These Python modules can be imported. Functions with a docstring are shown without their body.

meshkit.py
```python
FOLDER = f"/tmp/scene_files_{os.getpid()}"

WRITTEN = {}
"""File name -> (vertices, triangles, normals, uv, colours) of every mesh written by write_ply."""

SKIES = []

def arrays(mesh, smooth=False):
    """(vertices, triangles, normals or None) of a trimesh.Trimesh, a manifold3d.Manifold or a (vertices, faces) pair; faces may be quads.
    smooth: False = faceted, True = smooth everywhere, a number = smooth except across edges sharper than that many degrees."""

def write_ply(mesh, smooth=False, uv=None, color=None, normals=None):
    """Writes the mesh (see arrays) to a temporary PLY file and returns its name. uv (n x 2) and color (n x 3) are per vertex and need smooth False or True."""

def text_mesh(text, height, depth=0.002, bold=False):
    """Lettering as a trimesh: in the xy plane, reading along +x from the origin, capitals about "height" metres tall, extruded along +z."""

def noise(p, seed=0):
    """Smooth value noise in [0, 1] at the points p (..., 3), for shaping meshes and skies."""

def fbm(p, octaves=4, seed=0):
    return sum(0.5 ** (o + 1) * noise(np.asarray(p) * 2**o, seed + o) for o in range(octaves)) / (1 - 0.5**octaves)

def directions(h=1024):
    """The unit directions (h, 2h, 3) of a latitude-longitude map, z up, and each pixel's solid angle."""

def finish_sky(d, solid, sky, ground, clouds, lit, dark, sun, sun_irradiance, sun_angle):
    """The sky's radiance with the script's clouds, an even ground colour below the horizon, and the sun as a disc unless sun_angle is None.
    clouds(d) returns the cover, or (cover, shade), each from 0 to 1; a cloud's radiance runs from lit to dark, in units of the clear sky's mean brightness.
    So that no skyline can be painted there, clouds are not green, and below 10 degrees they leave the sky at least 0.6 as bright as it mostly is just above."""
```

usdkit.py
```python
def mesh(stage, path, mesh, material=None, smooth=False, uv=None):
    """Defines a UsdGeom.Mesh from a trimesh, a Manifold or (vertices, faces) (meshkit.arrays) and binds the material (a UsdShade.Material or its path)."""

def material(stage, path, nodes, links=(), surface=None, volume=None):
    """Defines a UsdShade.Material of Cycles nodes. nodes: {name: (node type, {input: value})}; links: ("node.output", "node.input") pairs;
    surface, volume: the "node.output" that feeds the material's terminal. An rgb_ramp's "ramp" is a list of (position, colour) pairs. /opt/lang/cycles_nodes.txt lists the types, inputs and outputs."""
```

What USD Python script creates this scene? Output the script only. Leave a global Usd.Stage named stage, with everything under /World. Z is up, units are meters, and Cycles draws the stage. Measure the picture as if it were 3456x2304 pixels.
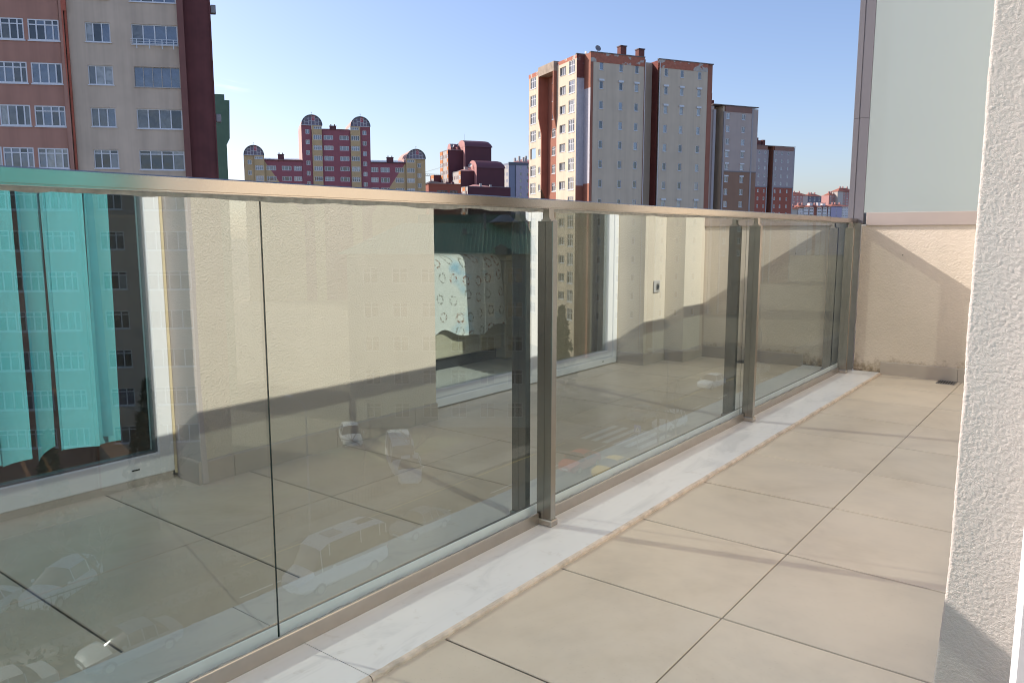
import math, random
import numpy as np, trimesh
import usdkit, meshkit
from scipy.spatial import cKDTree
from pxr import Usd, UsdGeom, UsdLux, UsdShade, Sdf, Gf

random.seed(7); RNG = np.random.default_rng(7)
PI = math.pi
stage = Usd.Stage.CreateInMemory()
UsdGeom.SetStageUpAxis(stage, UsdGeom.Tokens.z); UsdGeom.SetStageMetersPerUnit(stage, 1.0)
UsdGeom.Xform.Define(stage, '/World')
UsdGeom.Scope.Define(stage, '/World/Looks')
LK = '/World/Looks/'

# ---------------------------------------------------------------- camera, sky, sun, exposure
# world: x = 0 is the glass of the railing, y runs along the balcony, z = 0 is the balcony floor
YAW, PITCH = math.radians(37.4407), math.radians(7.8772)
EYE = np.array([1.4605, 0.0, 0.9551])
FW = np.array([-math.sin(YAW)*math.cos(PITCH), math.cos(YAW)*math.cos(PITCH), -math.sin(PITCH)])
RT = np.array([math.cos(YAW), math.sin(YAW), 0.0]); UP = np.cross(RT, FW)
cam = UsdGeom.Camera.Define(stage, '/World/camera')
cam.CreateHorizontalApertureAttr(36.0); cam.CreateVerticalApertureAttr(36.0*682/1024)
cam.CreateFocalLengthAttr(36.0*2623.8/3456)
cam.CreateClippingRangeAttr((0.02, 20000.0))
cam.AddTransformOp().Set(Gf.Matrix4d(*RT, 0, *UP, 0, *(-FW), 0, *EYE, 1))
EXPOSURE = 1.47
cam.CreateExposureAttr(EXPOSURE)

SUN_EL, SUN_SIDE = math.radians(32.0), math.radians(15.0)
TO_SUN = np.array([-math.cos(SUN_SIDE)*math.cos(SUN_EL), -math.sin(SUN_SIDE)*math.cos(SUN_EL), math.sin(SUN_EL)])
SKY_STRENGTH, SUN_POWER = 0.070, 0.58
dome = UsdLux.DomeLight.Define(stage, '/World/sky')
CD = FW+RT*((770-1728)/2623.8)-UP*((288-1152)/2623.8); CD /= np.linalg.norm(CD)      # where the one wisp of cloud stands
CT = np.cross(CD, [0, 0, 1.0]); CT /= np.linalg.norm(CT); CU = np.cross(CT, CD); CA = CT*math.cos(.10)-CU*math.sin(.10); CB = CU*math.cos(.10)+CT*math.sin(.10)
m = usdkit.material(stage, LK+'sky_air', {
    's': ('sky_texture', {'sky_type': 'single_scattering', 'sun_disc': False, 'sun_elevation': SUN_EL, 'sun_rotation': math.atan2(TO_SUN[0], TO_SUN[1]), 'altitude': 100.0, 'air_density': 1.0, 'aerosol_density': 1.5, 'ozone_density': 3.5}),
    'w': ('mix', {'mix_type': 'multiply', 'fac': 1.0, 'color2': (1.08, .985, 1.03)}),
    'tc': ('texture_coordinate', {}), 'da': ('vector_math', {'math_type': 'dot_product', 'vector2': tuple(CA)}), 'db': ('vector_math', {'math_type': 'dot_product', 'vector2': tuple(CB)}),
    'cx': ('combine_xyz', {}), 'mp': ('mapping', {'scale': (16., 150., 1.)}), 'n': ('noise_texture', {'scale': 1., 'detail': 5., 'roughness': .6}),
    'cm': ('mapping', {'scale': (1/.040, 1/.010, 0.)}), 'ln': ('vector_math', {'math_type': 'length'}), 'fo': ('map_range', {'range_type': 'smoothstep', 'from_min': 1., 'from_max': .1, 'to_min': 0., 'to_max': 1., 'clamp': True}),
    'dc': ('vector_math', {'math_type': 'dot_product', 'vector2': tuple(CD)}), 'fr': ('math', {'math_type': 'greater_than', 'value2': .5}),
    'cv': ('map_range', {'from_min': .48, 'from_max': .85, 'to_min': 0., 'to_max': .38, 'clamp': True}), 'f1': ('math', {'math_type': 'multiply'}), 'f2': ('math', {'math_type': 'multiply'}),
    'cl': ('mix', {'color2': (8.5, 8.6, 8.8)}), 'b': ('background_shader', {'strength': SKY_STRENGTH})},
    [('s.color', 'w.color1'), ('tc.generated', 'da.vector1'), ('tc.generated', 'db.vector1'), ('tc.generated', 'dc.vector1'), ('da.value', 'cx.x'), ('db.value', 'cx.y'), ('cx.vector', 'mp.vector'), ('mp.vector', 'n.vector'), ('cx.vector', 'cm.vector'), ('cm.vector', 'ln.vector1'), ('ln.value', 'fo.value'),
     ('dc.value', 'fr.value1'), ('n.fac', 'cv.value'), ('cv.result', 'f1.value1'), ('fo.result', 'f1.value2'), ('f1.value', 'f2.value1'), ('fr.value', 'f2.value2'), ('f2.value', 'cl.fac'), ('w.color', 'cl.color1'), ('cl.color', 'b.color')], surface='b.background')
UsdShade.MaterialBindingAPI.Apply(dome.GetPrim()).Bind(m)
dome.GetPrim().SetCustomDataByKey('kind', 'structure')
sun = UsdLux.DistantLight.Define(stage, '/World/sun')
sun.CreateIntensityAttr(SUN_POWER); sun.CreateAngleAttr(0.5); sun.CreateNormalizeAttr(True); sun.CreateColorAttr(Gf.Vec3f(1.0, 0.925, 0.84))
zx = TO_SUN; xx = np.cross([0, 0, 1.0], zx); xx /= np.linalg.norm(xx); yy = np.cross(zx, xx)
sun.AddTransformOp().Set(Gf.Matrix4d(*xx, 0, *yy, 0, *zx, 0, 0, 0, 60, 1))

# ---------------------------------------------------------------- materials
MATS = {}
def plain(name, col, rough=.6, metal=0., var=0., vs=3., bump=0., bs=60., spec=.5, streak=0., detail=4.):
    """procedural: base colour clouded by noise, optional rain streaks, optional fine relief"""
    if name in MATS: return MATS[name]
    c = np.array(col, float)
    nodes = {'g': ('geometry', {}), 'p': ('principled_bsdf', {'roughness': rough, 'metallic': metal, 'specular_ior_level': spec, 'base_color': tuple(c)})}
    links = []
    if var:
        nodes['n'] = ('noise_texture', {'scale': vs, 'detail': detail, 'roughness': .6})
        nodes['r'] = ('rgb_ramp', {'ramp': [(.25, tuple(np.clip(c*(1-var), 0, 1))), (.5, tuple(c)), (.75, tuple(np.clip(c*(1+var), 0, 1)))]})
        links += [('g.position', 'n.vector'), ('n.fac', 'r.fac')]
        src = 'r.color'
        if streak:
            nodes['mp'] = ('mapping', {'scale': (1.6, 1.6, .06)})
            nodes['n2'] = ('noise_texture', {'scale': 1.0, 'detail': 5., 'roughness': .65})
            nodes['r2'] = ('rgb_ramp', {'ramp': [(.35, (1-streak,)*3), (.6, (1., 1., 1.))]})
            nodes['mx'] = ('mix', {'mix_type': 'multiply', 'fac': 1.0})
            links += [('g.position', 'mp.vector'), ('mp.vector', 'n2.vector'), ('n2.fac', 'r2.fac'), ('r.color', 'mx.color1'), ('r2.color', 'mx.color2')]
            src = 'mx.color'
        links.append((src, 'p.base_color'))
    if bump:
        nodes['bn'] = ('noise_texture', {'scale': bs, 'detail': 3., 'roughness': .55})
        nodes['b'] = ('bump', {'strength': 1.0, 'distance': bump})
        links += [('g.position', 'bn.vector'), ('bn.fac', 'b.height'), ('b.normal', 'p.normal')]
    MATS[name] = usdkit.material(stage, LK+name, nodes, links, surface='p.BSDF')
    return MATS[name]

# ---------------------------------------------------------------- scene helpers
USED = {}
def numbered(path):
    n = USED.get(path, -1) + 1; USED[path] = n
    return path if n == 0 else '%s_%03d' % (path, n)
def tag(p, label=None, cat=None, group=None, kind=None):
    for k, v in (('label', label), ('category', cat), ('group', group), ('kind', kind)):
        if v: p.SetCustomDataByKey(k, v)
    return p
def thing(name, label=None, cat=None, loc=(0, 0, 0), rz=0., group=None, kind=None):
    x = UsdGeom.Xform.Define(stage, numbered('/World/'+name))
    x.AddTranslateOp().Set(Gf.Vec3d(*map(float, loc)))
    if rz: x.AddRotateZOp().Set(float(rz))
    return tag(x.GetPrim(), label, cat, group, kind)
def dup(src, label, loc, rz=0., group=None):
    was = src.GetCustomData()
    base = src.GetName(); base = base[:-4] if base[-4:-3] == '_' and base[-3:].isdigit() else base
    r = thing(base, label, was['category'], loc, rz, group or was.get('group'))
    r.GetReferences().AddInternalReference(src.GetPath()); r.SetInstanceable(True)
    return r

SKEW = {}     # blocks whose side walls do not stand square to the front
class MB:
    """collects quads and solids for one mesh"""
    def __init__(s): s.v, s.f, s.n = [], [], 0
    def add(s, v, f):
        v = np.asarray(v, float); f = np.asarray(f, int)
        if f.shape[1] == 4: f = np.vstack([f[:, [0, 1, 2]], f[:, [0, 2, 3]]])
        f = f[(f[:, 0] != f[:, 1]) & (f[:, 1] != f[:, 2]) & (f[:, 0] != f[:, 2])]
        s.v.append(v); s.f.append(f+s.n); s.n += len(v); return s
    def tm(s, t): return s.add(t.vertices, t.faces)
    def quad(s, a, b, c, d): return s.add([a, b, c, d], [[0, 1, 2, 3]])
    def box(s, x0, x1, y0, y1, z0, z1):
        v = [(x, y, z) for z in (z0, z1) for y in (y0, y1) for x in (x0, x1)]
        return s.add(v, [[0, 2, 3, 1], [4, 5, 7, 6], [0, 1, 5, 4], [2, 6, 7, 3], [0, 4, 6, 2], [1, 3, 7, 5]])
    def bbox(s, x0, x1, y0, y1, z0, z1, r):
        """box with chamfered edges"""
        pts = []
        for x, sx in ((x0, 1), (x1, -1)):
            for y, sy in ((y0, 1), (y1, -1)):
                for z, sz in ((z0, 1), (z1, -1)):
                    pts += [(x, y+sy*r, z+sz*r), (x+sx*r, y, z+sz*r), (x+sx*r, y+sy*r, z)]
        return s.tm(trimesh.convex.convex_hull(np.array(pts)))
    def obox(s, o, u, n, s0, s1, d0, d1, z0, z1):
        """box in a wall's frame: along u, d into the wall (against the outward n), z up"""
        o, u, n = (np.asarray(q, float) for q in (o, u, n)); Z = np.array([0, 0, 1.])
        v = [o+u*a-n*d+Z*z for z in (z0, z1) for d in (d0, d1) for a in (s0, s1)]
        return s.add(v, [[0, 2, 3, 1], [4, 5, 7, 6], [0, 1, 5, 4], [2, 6, 7, 3], [0, 4, 6, 2], [1, 3, 7, 5]])
    def prism(s, poly, axis, a, b):
        """poly (n,2) in the two other axes, extruded along axis 'x','y','z' from a to b"""
        t = trimesh.creation.triangulate_polygon(__import__('shapely').Polygon(poly), engine='earcut')
        P, F = np.asarray(t[0]), np.asarray(t[1]); k = len(P)
        def lift(p, h):
            o = np.empty((len(p), 3)); i = 'xyz'.index(axis); j = [q for q in range(3) if q != i]
            o[:, i] = h; o[:, j[0]] = p[:, 0]; o[:, j[1]] = p[:, 1]; return o
        poly = np.asarray(poly, float); m_ = len(poly)
        s.add(np.vstack([lift(P, a), lift(P, b)]), np.vstack([F[:, ::-1], F+k]))
        i = np.arange(m_); j = (i+1) % m_
        return s.add(np.vstack([lift(poly, a), lift(poly, b)]), np.stack([i, j, j+m_, i+m_], 1))
    def tube(s, pts, radii, k=8, cap=True):
        pts = np.asarray(pts, float); radii = np.broadcast_to(radii, len(pts))
        d = np.gradient(pts, axis=0); d /= np.linalg.norm(d, axis=1, keepdims=True)+1e-12
        ref = np.array([0, 0, 1.]) if abs(d[0][2]) < .9 else np.array([1., 0, 0])
        a = np.cross(d, ref); a /= np.linalg.norm(a, axis=1, keepdims=True)+1e-12; b = np.cross(d, a)
        th = np.arange(k)/k*2*PI
        v = (pts[:, None]+radii[:, None, None]*(np.cos(th)[None, :, None]*a[:, None]+np.sin(th)[None, :, None]*b[:, None])).reshape(-1, 3)
        f = [[i*k+j, i*k+(j+1) % k, (i+1)*k+(j+1) % k, (i+1)*k+j] for i in range(len(pts)-1) for j in range(k)]
        s.add(v, f)
        if cap and k > 2:
            for e, r in ((0, -1), (len(pts)-1, 1)):
                s.add(np.vstack([v[e*k:(e+1)*k], pts[e]]), [[j, (j+1) % k, k][::r] for j in range(k)])
        return s
    def build(s, name, mat, parent=None, smooth=False, label=None, kind=None):
        V, F = np.vstack(s.v), np.vstack(s.f)
        if parent is not None and str(parent.GetPath()).split('/')[2] in SKEW: V = V.copy(); V[:, 0] -= SKEW[str(parent.GetPath()).split('/')[2]]*V[:, 1]
        used, inv = np.unique(F, return_inverse=True); V, F = V[used], inv.reshape(F.shape)
        path = numbered((str(parent.GetPath()) if parent is not None else '/World')+'/'+name)
        p = usdkit.mesh(stage, path, (V, F), mat, smooth).GetPrim()
        return tag(p, label, kind=kind)

Z3 = np.array([0, 0, 1.])
def wall_mesh(mb, o, u, n, s0, s1, z0, z1, ops=(), dep=.15):
    """a wall face with real openings (s0,s1,z0,z1) and reveals dep deep"""
    o, u, n = (np.asarray(q, float) for q in (o, u, n))
    S = sorted({s0, s1, *[np.clip(q, s0, s1) for p in ops for q in p[:2]]}); Zs = sorted({z0, z1, *[np.clip(q, z0, z1) for p in ops for q in p[2:4]]})
    P = lambda a, z, d=0.: o+u*a+Z3*z-n*d
    for i in range(len(S)-1):
        j = 0
        while j < len(Zs)-1:
            cs = (S[i]+S[i+1])/2
            def solid(jj): return not any(p[0] < cs < p[1] and p[2] < (Zs[jj]+Zs[jj+1])/2 < p[3] for p in ops)
            if not solid(j): j += 1; continue
            k = j
            while k+1 < len(Zs)-1 and solid(k+1): k += 1
            mb.quad(P(S[i], Zs[j]), P(S[i+1], Zs[j]), P(S[i+1], Zs[k+1]), P(S[i], Zs[k+1])); j = k+1
    for a, b, c, e in [p[:4] for p in ops]:
        for q in ((P(a, c), P(a, c, dep), P(a, e, dep), P(a, e)), (P(b, c), P(b, e), P(b, e, dep), P(b, c, dep)),
                  (P(a, c), P(b, c), P(b, c, dep), P(a, c, dep)), (P(a, e), P(a, e, dep), P(b, e, dep), P(b, e))): mb.quad(*q)
    return mb
def window(parent, o, u, n, op, dep, panes, frame, mull=(), trans=None, w=.07, sill=.05, lites=False, name='window'):
    """frame with mullions (fractions) and transom (fraction), its panes as sub-part just behind"""
    a, b, c, e = op; f = MB(); d0, d1 = dep-.05, dep+.01
    f.obox(o, u, n, a, a+w, d0, d1, c, e); f.obox(o, u, n, b-w, b, d0, d1, c, e)
    f.obox(o, u, n, a+w, b-w, d0, d1, c, c+w); f.obox(o, u, n, a+w, b-w, d0, d1, e-w, e)
    for q in mull:
        x = a+(b-a)*q; f.obox(o, u, n, x-w*.55, x+w*.55, d0+.004, d1-.004, c+w, e-w)
    if trans:
        z = c+(e-c)*trans; f.obox(o, u, n, a+w, b-w, d0+.008, d1-.008, z-w*.45, z+w*.45)
    if sill: f.obox(o, u, n, a-.06, b+.06, -.06, dep-.055, c-sill, c+.004)
    fr = f.build(name, frame, parent)
    o_, u_, n_ = (np.asarray(q, float) for q in (o, u, n)); d = dep-.01
    xs = [a+w*.5]+[a+(b-a)*q for q in mull]+[b-w*.5] if lites else [a+w*.5, b-w*.5]
    for i, (xa, xb) in enumerate(zip(xs[:-1], xs[1:])):
        zt = c+(e-c)*trans if lites and trans else e-w*.5
        for za, zb in (((c+w*.5, zt), (zt, e-w*.5)) if lites and trans else ((c+w*.5, zt),)):
            m_ = panes if not lites or RNG.random() < .55 else PANES[RNG.choice(len(PANES), p=PANE_MIX)]
            MB().quad(*[o_+u_*x+Z3*z-n_*d for x, z in ((xa, za), (xb, za), (xb, zb), (xa, zb))]).build('pane', m_, fr)
    return fr
# ================================================================ the balcony
stucco_col = (.735, .655, .53)
def stucco(name, col, d1, s1, d2, s2):
    nodes = {'g': ('geometry', {}), 'n': ('noise_texture', {'scale': 2.2, 'detail': 6., 'roughness': .6}),
             'r': ('rgb_ramp', {'ramp': [(.3, tuple(np.array(col)*.93)), (.6, col)]}),
             'n1': ('noise_texture', {'scale': s1, 'detail': 3., 'roughness': .5}), 'n2': ('noise_texture', {'scale': s2, 'detail': 2., 'roughness': .5}),
             'b1': ('bump', {'strength': 1., 'distance': d1}), 'b2': ('bump', {'strength': 1., 'distance': d2}),
             'p': ('principled_bsdf', {'roughness': .85, 'specular_ior_level': .3})}
    return usdkit.material(stage, LK+name, nodes, [('g.position', 'n.vector'), ('g.position', 'n1.vector'), ('g.position', 'n2.vector'), ('n.fac', 'r.fac'), ('r.color', 'p.base_color'),
        ('n1.fac', 'b1.height'), ('n2.fac', 'b2.height'), ('b1.normal', 'b2.normal'), ('b2.normal', 'p.normal')], surface='p.BSDF')
M_STUCCO = stucco('cream_stucco', stucco_col, .006, 130., .003, 330.)
M_PILLAR = stucco('rough_stucco', (.60, .535, .485), .0010, 300., .001, 600.)
def tile_mat(name, c, seed):
    c = np.array(c)
    return usdkit.material(stage, LK+name, {'g': ('geometry', {}), 'n': ('noise_texture', {'scale': 3.1+seed*.3, 'detail': 6., 'roughness': .62}), 'r': ('rgb_ramp', {'ramp': [(.28, tuple(c*(.90, .90, .91))), (.5, tuple(c)), (.72, tuple(c*1.05))]}),
        'n2': ('noise_texture', {'scale': 1.15, 'detail': 7., 'roughness': .7, 'distortion': .6}), 'r2': ('rgb_ramp', {'ramp': [(.36, (.90, .88, .85)), (.52, (1, 1, 1))]}), 'm': ('mix', {'mix_type': 'multiply', 'fac': .8}),
        'n3': ('noise_texture', {'scale': 260., 'detail': 2.}), 'r3': ('rgb_ramp', {'ramp': [(.26, (.80, .78, .75)), (.36, (1, 1, 1))]}), 'm2': ('mix', {'mix_type': 'multiply', 'fac': .6}),
        'rr': ('map_range', {'from_min': .3, 'from_max': .7, 'to_min': .30, 'to_max': .50}), 'p': ('principled_bsdf', {})},
        [('g.position', 'n.vector'), ('g.position', 'n2.vector'), ('g.position', 'n3.vector'), ('n.fac', 'r.fac'), ('n2.fac', 'r2.fac'), ('n3.fac', 'r3.fac'), ('r.color', 'm.color1'), ('r2.color', 'm.color2'), ('m.color', 'm2.color1'), ('r3.color', 'm2.color2'), ('m2.color', 'p.base_color'), ('n2.fac', 'rr.value'), ('rr.result', 'p.roughness')], surface='p.BSDF')
M_TILE = [tile_mat('beige_tile_one', (.70, .605, .485), 1), tile_mat('beige_tile_two', (.68, .59, .472), 2), tile_mat('beige_tile_three', (.715, .615, .488), 3)]
M_SKIRT = plain('skirting_tile', (.50, .435, .365), rough=.4, var=.07, vs=6.)
M_GROUT = plain('dark_grout', (.12, .105, .088), rough=.9, var=.6, vs=14.)
M_METAL = plain('champagne_aluminium', (.53, .485, .425), rough=.2, metal=1., var=.03, vs=9.)
M_POST = plain('dark_champagne_aluminium', (.385, .365, .33), rough=.22, metal=1., var=.05, vs=14.)
M_METAL2 = plain('brushed_aluminium', (.53, .49, .44), rough=.28, metal=1., var=.05, vs=20.)
M_CHANNEL = plain('grey_channel', (.42, .41, .39), rough=.35, metal=.8, var=.08, vs=20.)
M_SEAL = plain('clear_sealant', (.42, .42, .40), rough=.3, var=.35, vs=35., bump=.004, bs=60.)
M_GEDGE = plain('glass_edge_green', (.012, .03, .03), rough=.15)
M_WHITE = plain('white_plastic', (.78, .78, .77), rough=.3, var=.02, vs=4.)
M_BLACK = plain('black_rubber', (.02, .02, .02), rough=.6)
M_GREYPAINT = plain('violet_grey_paint', (.175, .165, .18), rough=.45, var=.05, vs=3.)
M_CAP = plain('pinkish_aluminium', (.50, .42, .37), rough=.4, metal=.3, var=.04, vs=5.)
# white marble with pale grey clouding, dirt on the worn edge
M_MARBLE = usdkit.material(stage, LK+'white_marble', {'g': ('geometry', {}), 'mp': ('mapping', {'scale': (4., 1.3, 4.), 'rotation': (0, 0, .5)}),
    'n': ('noise_texture', {'scale': 2.2, 'detail': 7., 'roughness': .62, 'distortion': .8}), 'r': ('rgb_ramp', {'ramp': [(.34, (.72, .715, .71)), (.48, (.83, .82, .81)), (.7, (.86, .85, .835))]}),
    'n2': ('noise_texture', {'scale': 22., 'detail': 5., 'roughness': .7}), 'r2': ('rgb_ramp', {'ramp': [(.30, (.55, .47, .38)), (.42, (1, 1, 1))]}), 'm': ('mix', {'mix_type': 'multiply', 'fac': .22}),
    'p': ('principled_bsdf', {'roughness': .3})},
    [('g.position', 'mp.vector'), ('mp.vector', 'n.vector'), ('n.fac', 'r.fac'), ('g.position', 'n2.vector'), ('n2.fac', 'r2.fac'), ('r.color', 'm.color1'), ('r2.color', 'm.color2'), ('m.color', 'p.base_color')], surface='p.BSDF')
M_MEDGE = plain('worn_marble_edge', (.72, .62, .52), rough=.7, var=.28, vs=17., bump=.003, bs=60.)
# solar control glass: a weak mirror on the room side, tinted through and through
M_GLASS = usdkit.material(stage, LK+'tinted_mirror_glass', {'g': ('geometry', {}), 'fr': ('fresnel', {'IOR': 1.5}), 'a': ('math', {'math_type': 'multiply_add', 'value2': .58, 'value3': .42}),
    'i': ('math', {'math_type': 'subtract', 'value1': 1.}), 'f': ('math', {'math_type': 'multiply', 'use_clamp': True}),
    't': ('transparent_bsdf', {'color': (.56, .595, .58)}), 'r': ('glossy_bsdf', {'color': (.85, .935, .915), 'roughness': 0.}), 'm': ('mix_closure', {}),
    'dm': ('mapping', {'scale': (1., 3.2, 1.1)}), 'dn': ('noise_texture', {'scale': 2.4, 'detail': 8., 'roughness': .66}), 'dr': ('map_range', {'from_min': .46, 'from_max': .85, 'to_min': .004, 'to_max': .05, 'clamp': True}), 'du': ('diffuse_bsdf', {'color': (.62, .60, .56)}), 'm2': ('mix_closure', {})},
    [('fr.fac', 'a.value1'), ('g.backfacing', 'i.value2'), ('a.value', 'f.value1'), ('i.value', 'f.value2'), ('f.value', 'm.fac'), ('t.BSDF', 'm.closure1'), ('r.BSDF', 'm.closure2'), ('g.position', 'dm.vector'), ('dm.vector', 'dn.vector'), ('dn.fac', 'dr.value'), ('dr.result', 'm2.fac'), ('m.closure', 'm2.closure1'), ('du.BSDF', 'm2.closure2')], surface='m2.closure')
M_CLEAR = usdkit.material(stage, LK+'clear_pane', {'g': ('geometry', {}), 'fr': ('fresnel', {'IOR': 1.6}), 'i': ('math', {'math_type': 'subtract', 'value1': 1.}), 'f': ('math', {'math_type': 'multiply', 'use_clamp': True}),
    't': ('transparent_bsdf', {'color': (.90, .93, .92)}), 'r': ('glossy_bsdf', {'color': (.95, .95, .95), 'roughness': 0.}), 'm': ('mix_closure', {})},
    [('g.backfacing', 'i.value2'), ('fr.fac', 'f.value1'), ('i.value', 'f.value2'), ('f.value', 'm.fac'), ('t.BSDF', 'm.closure1'), ('r.BSDF', 'm.closure2')], surface='m.closure')
M_FROST = usdkit.material(stage, LK+'frosted_glass', {'d': ('diffuse_bsdf', {'color': (.60, .67, .645)}), 'tl': ('translucent_bsdf', {'color': (.62, .69, .665)}), 'gl': ('glossy_bsdf', {'color': (.9, .95, .93), 'roughness': .25}),
    'fr': ('fresnel', {'IOR': 1.45}), 'm1': ('mix_closure', {'fac': .45}), 'm2': ('mix_closure', {})},
    [('d.BSDF', 'm1.closure1'), ('tl.BSDF', 'm1.closure2'), ('fr.fac', 'm2.fac'), ('m1.closure', 'm2.closure1'), ('gl.BSDF', 'm2.closure2')], surface='m2.closure')

# floor: tiles with open dark joints on a screed
XM, XJ, Y0, TS = .2689, .7558, 1.2925, .5
YEND, W1, WD = 5.7542, 1.269, 1.429
floor = thing('balcony_floor', 'beige square floor tiles of the balcony with dark joints', 'floor', kind='structure')
MB().box(-.09, 1.60, -2.2, 5.9, -.30, -.0092).build('screed', M_GROUT, floor)
cols = [(XM-.02, XJ), (XJ, XJ+.505), (XJ+.505, 1.47)]
for r in range(-6, 9):
    ya, yb = Y0+r*TS, min(Y0+(r+1)*TS, YEND)
    for i, (xa, xb) in enumerate(cols):
        g = .0024; dz = RNG.uniform(-.0007, .0007)
        MB().bbox(xa+.0017, xb-.0017, ya+.0034, yb-.0034, -.0215, -.006+dz, .0016).build('tile', M_TILE[(r*5+i*2) % 3], floor)
# marble sill under the railing
sill = thing('marble_sill', 'white marble sill slabs under the glass railing', 'sill', kind='structure')
ys = [-2.2, -1.0, 1.0615, 3.647, 5.79]
for a, b in zip(ys[:-1], ys[1:]):
    y = np.linspace(a+.0012, b-.0012, max(8, int((b-a)/.012))); k = len(y)
    jag = .0018*(meshkit.fbm(np.stack([y*38, y*0, y*0], 1), 4)-.5)-np.where(meshkit.noise(np.stack([y*9, y*0+3, y*0], 1)) > .72, .004*meshkit.noise(np.stack([y*70, y*0, y*0], 1)), 0)
    prof = [(-.088, -.03), (-.088, .0055), (XM-.012, .0058), (XM-.0045, .0048), (XM-.001, .0005), (XM, -.03)]
    V = np.array([[(px+(jag[i] if q in (3, 4) else jag[i]*.6 if q == 2 else 0), y[i], pz+(jag[i]*.5 if q == 3 else 0)) for q, (px, pz) in enumerate(prof)] for i in range(k)]).reshape(-1, 3)
    n = len(prof)
    F = [[i*n+q, (i+1)*n+q, (i+1)*n+q+1, i*n+q+1] for i in range(k-1) for q in range(n-1)]
    top = [f for f in F if f[0] % n < 2]; edge = [f for f in F if f[0] % n >= 2]
    sl = MB().add(V, top).add(np.vstack([V[:n], V[-n:]]), [[0, 1, 2, 5], [n, n+1, n+2, n+5]]).build('slab', M_MARBLE, sill)
    MB().add(V, edge).build('worn_edge', M_MEDGE, sl)

# railing -----------------------------------------------------------------
RAIL = thing('glass_railing', 'glass balcony railing with champagne aluminium handrail and posts', 'railing')
def rail(ya, yb, dz):
    P = [(.060, 1.036), (.060, 1.0595), (.0575, 1.062), (-.034, 1.062), (-.036, 1.060), (-.036, 1.036), (-.034, 1.0335), (-.012, 1.0335), (-.012, 1.040), (.001, 1.040), (.001, 1.0335), (.050, 1.0335), (.052, 1.0310), (.0585, 1.0310), (.060, 1.0325), (.060, 1.0350), (.0592, 1.0355)]
    MB().prism([(x, z+dz) for x, z in P], 'y', ya, yb).build('handrail', M_METAL, RAIL)
rail(-2.2, 5.091, 0.); rail(5.093, 5.742, -.0035)
MB().box(-.03, .0585, 5.742, 5.7475, 1.028, 1.058).build('end_cap', M_BLACK, RAIL)
PY = [-1.55, .23-.02, 2.011, 3.818, 5.5748]
PY = [-1.603, .204, 2.011, 3.818, 5.5748]
for i, y in enumerate(PY):
    b = MB(); zt = .9944
    b.bbox(.0233, .0513, y, y+.0269, .024, zt, .0009); b.bbox(.0520, .0800, y, y+.0269, .024, zt, .0009); b.box(.0508, .0524, y-.0009, y+.02, .026, zt-.001); b.box(.03, .075, y+.002, y+.025, .024, zt-.002)
    po = b.build('post', M_POST, RAIL)
    MB().bbox(.0222, .0860, y-.0062, y+.0335, .0058, .0275, .003).build('foot', M_METAL2, po)
    nk = MB(); c = .0555
    for k in range(7):   # neck flares where it meets the post
        z0, z1 = .9935+k*.0055, .9935+(k+1)*.0055; w = .0105+.012*max(0, 1-(k+.5)/3.)**2.2
        nk.box(c-w, c+w, y-.001+(.0 if k > 1 else -.0), y+.028, z0, z1)
    nk.build('neck', M_METAL2, po)
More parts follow.
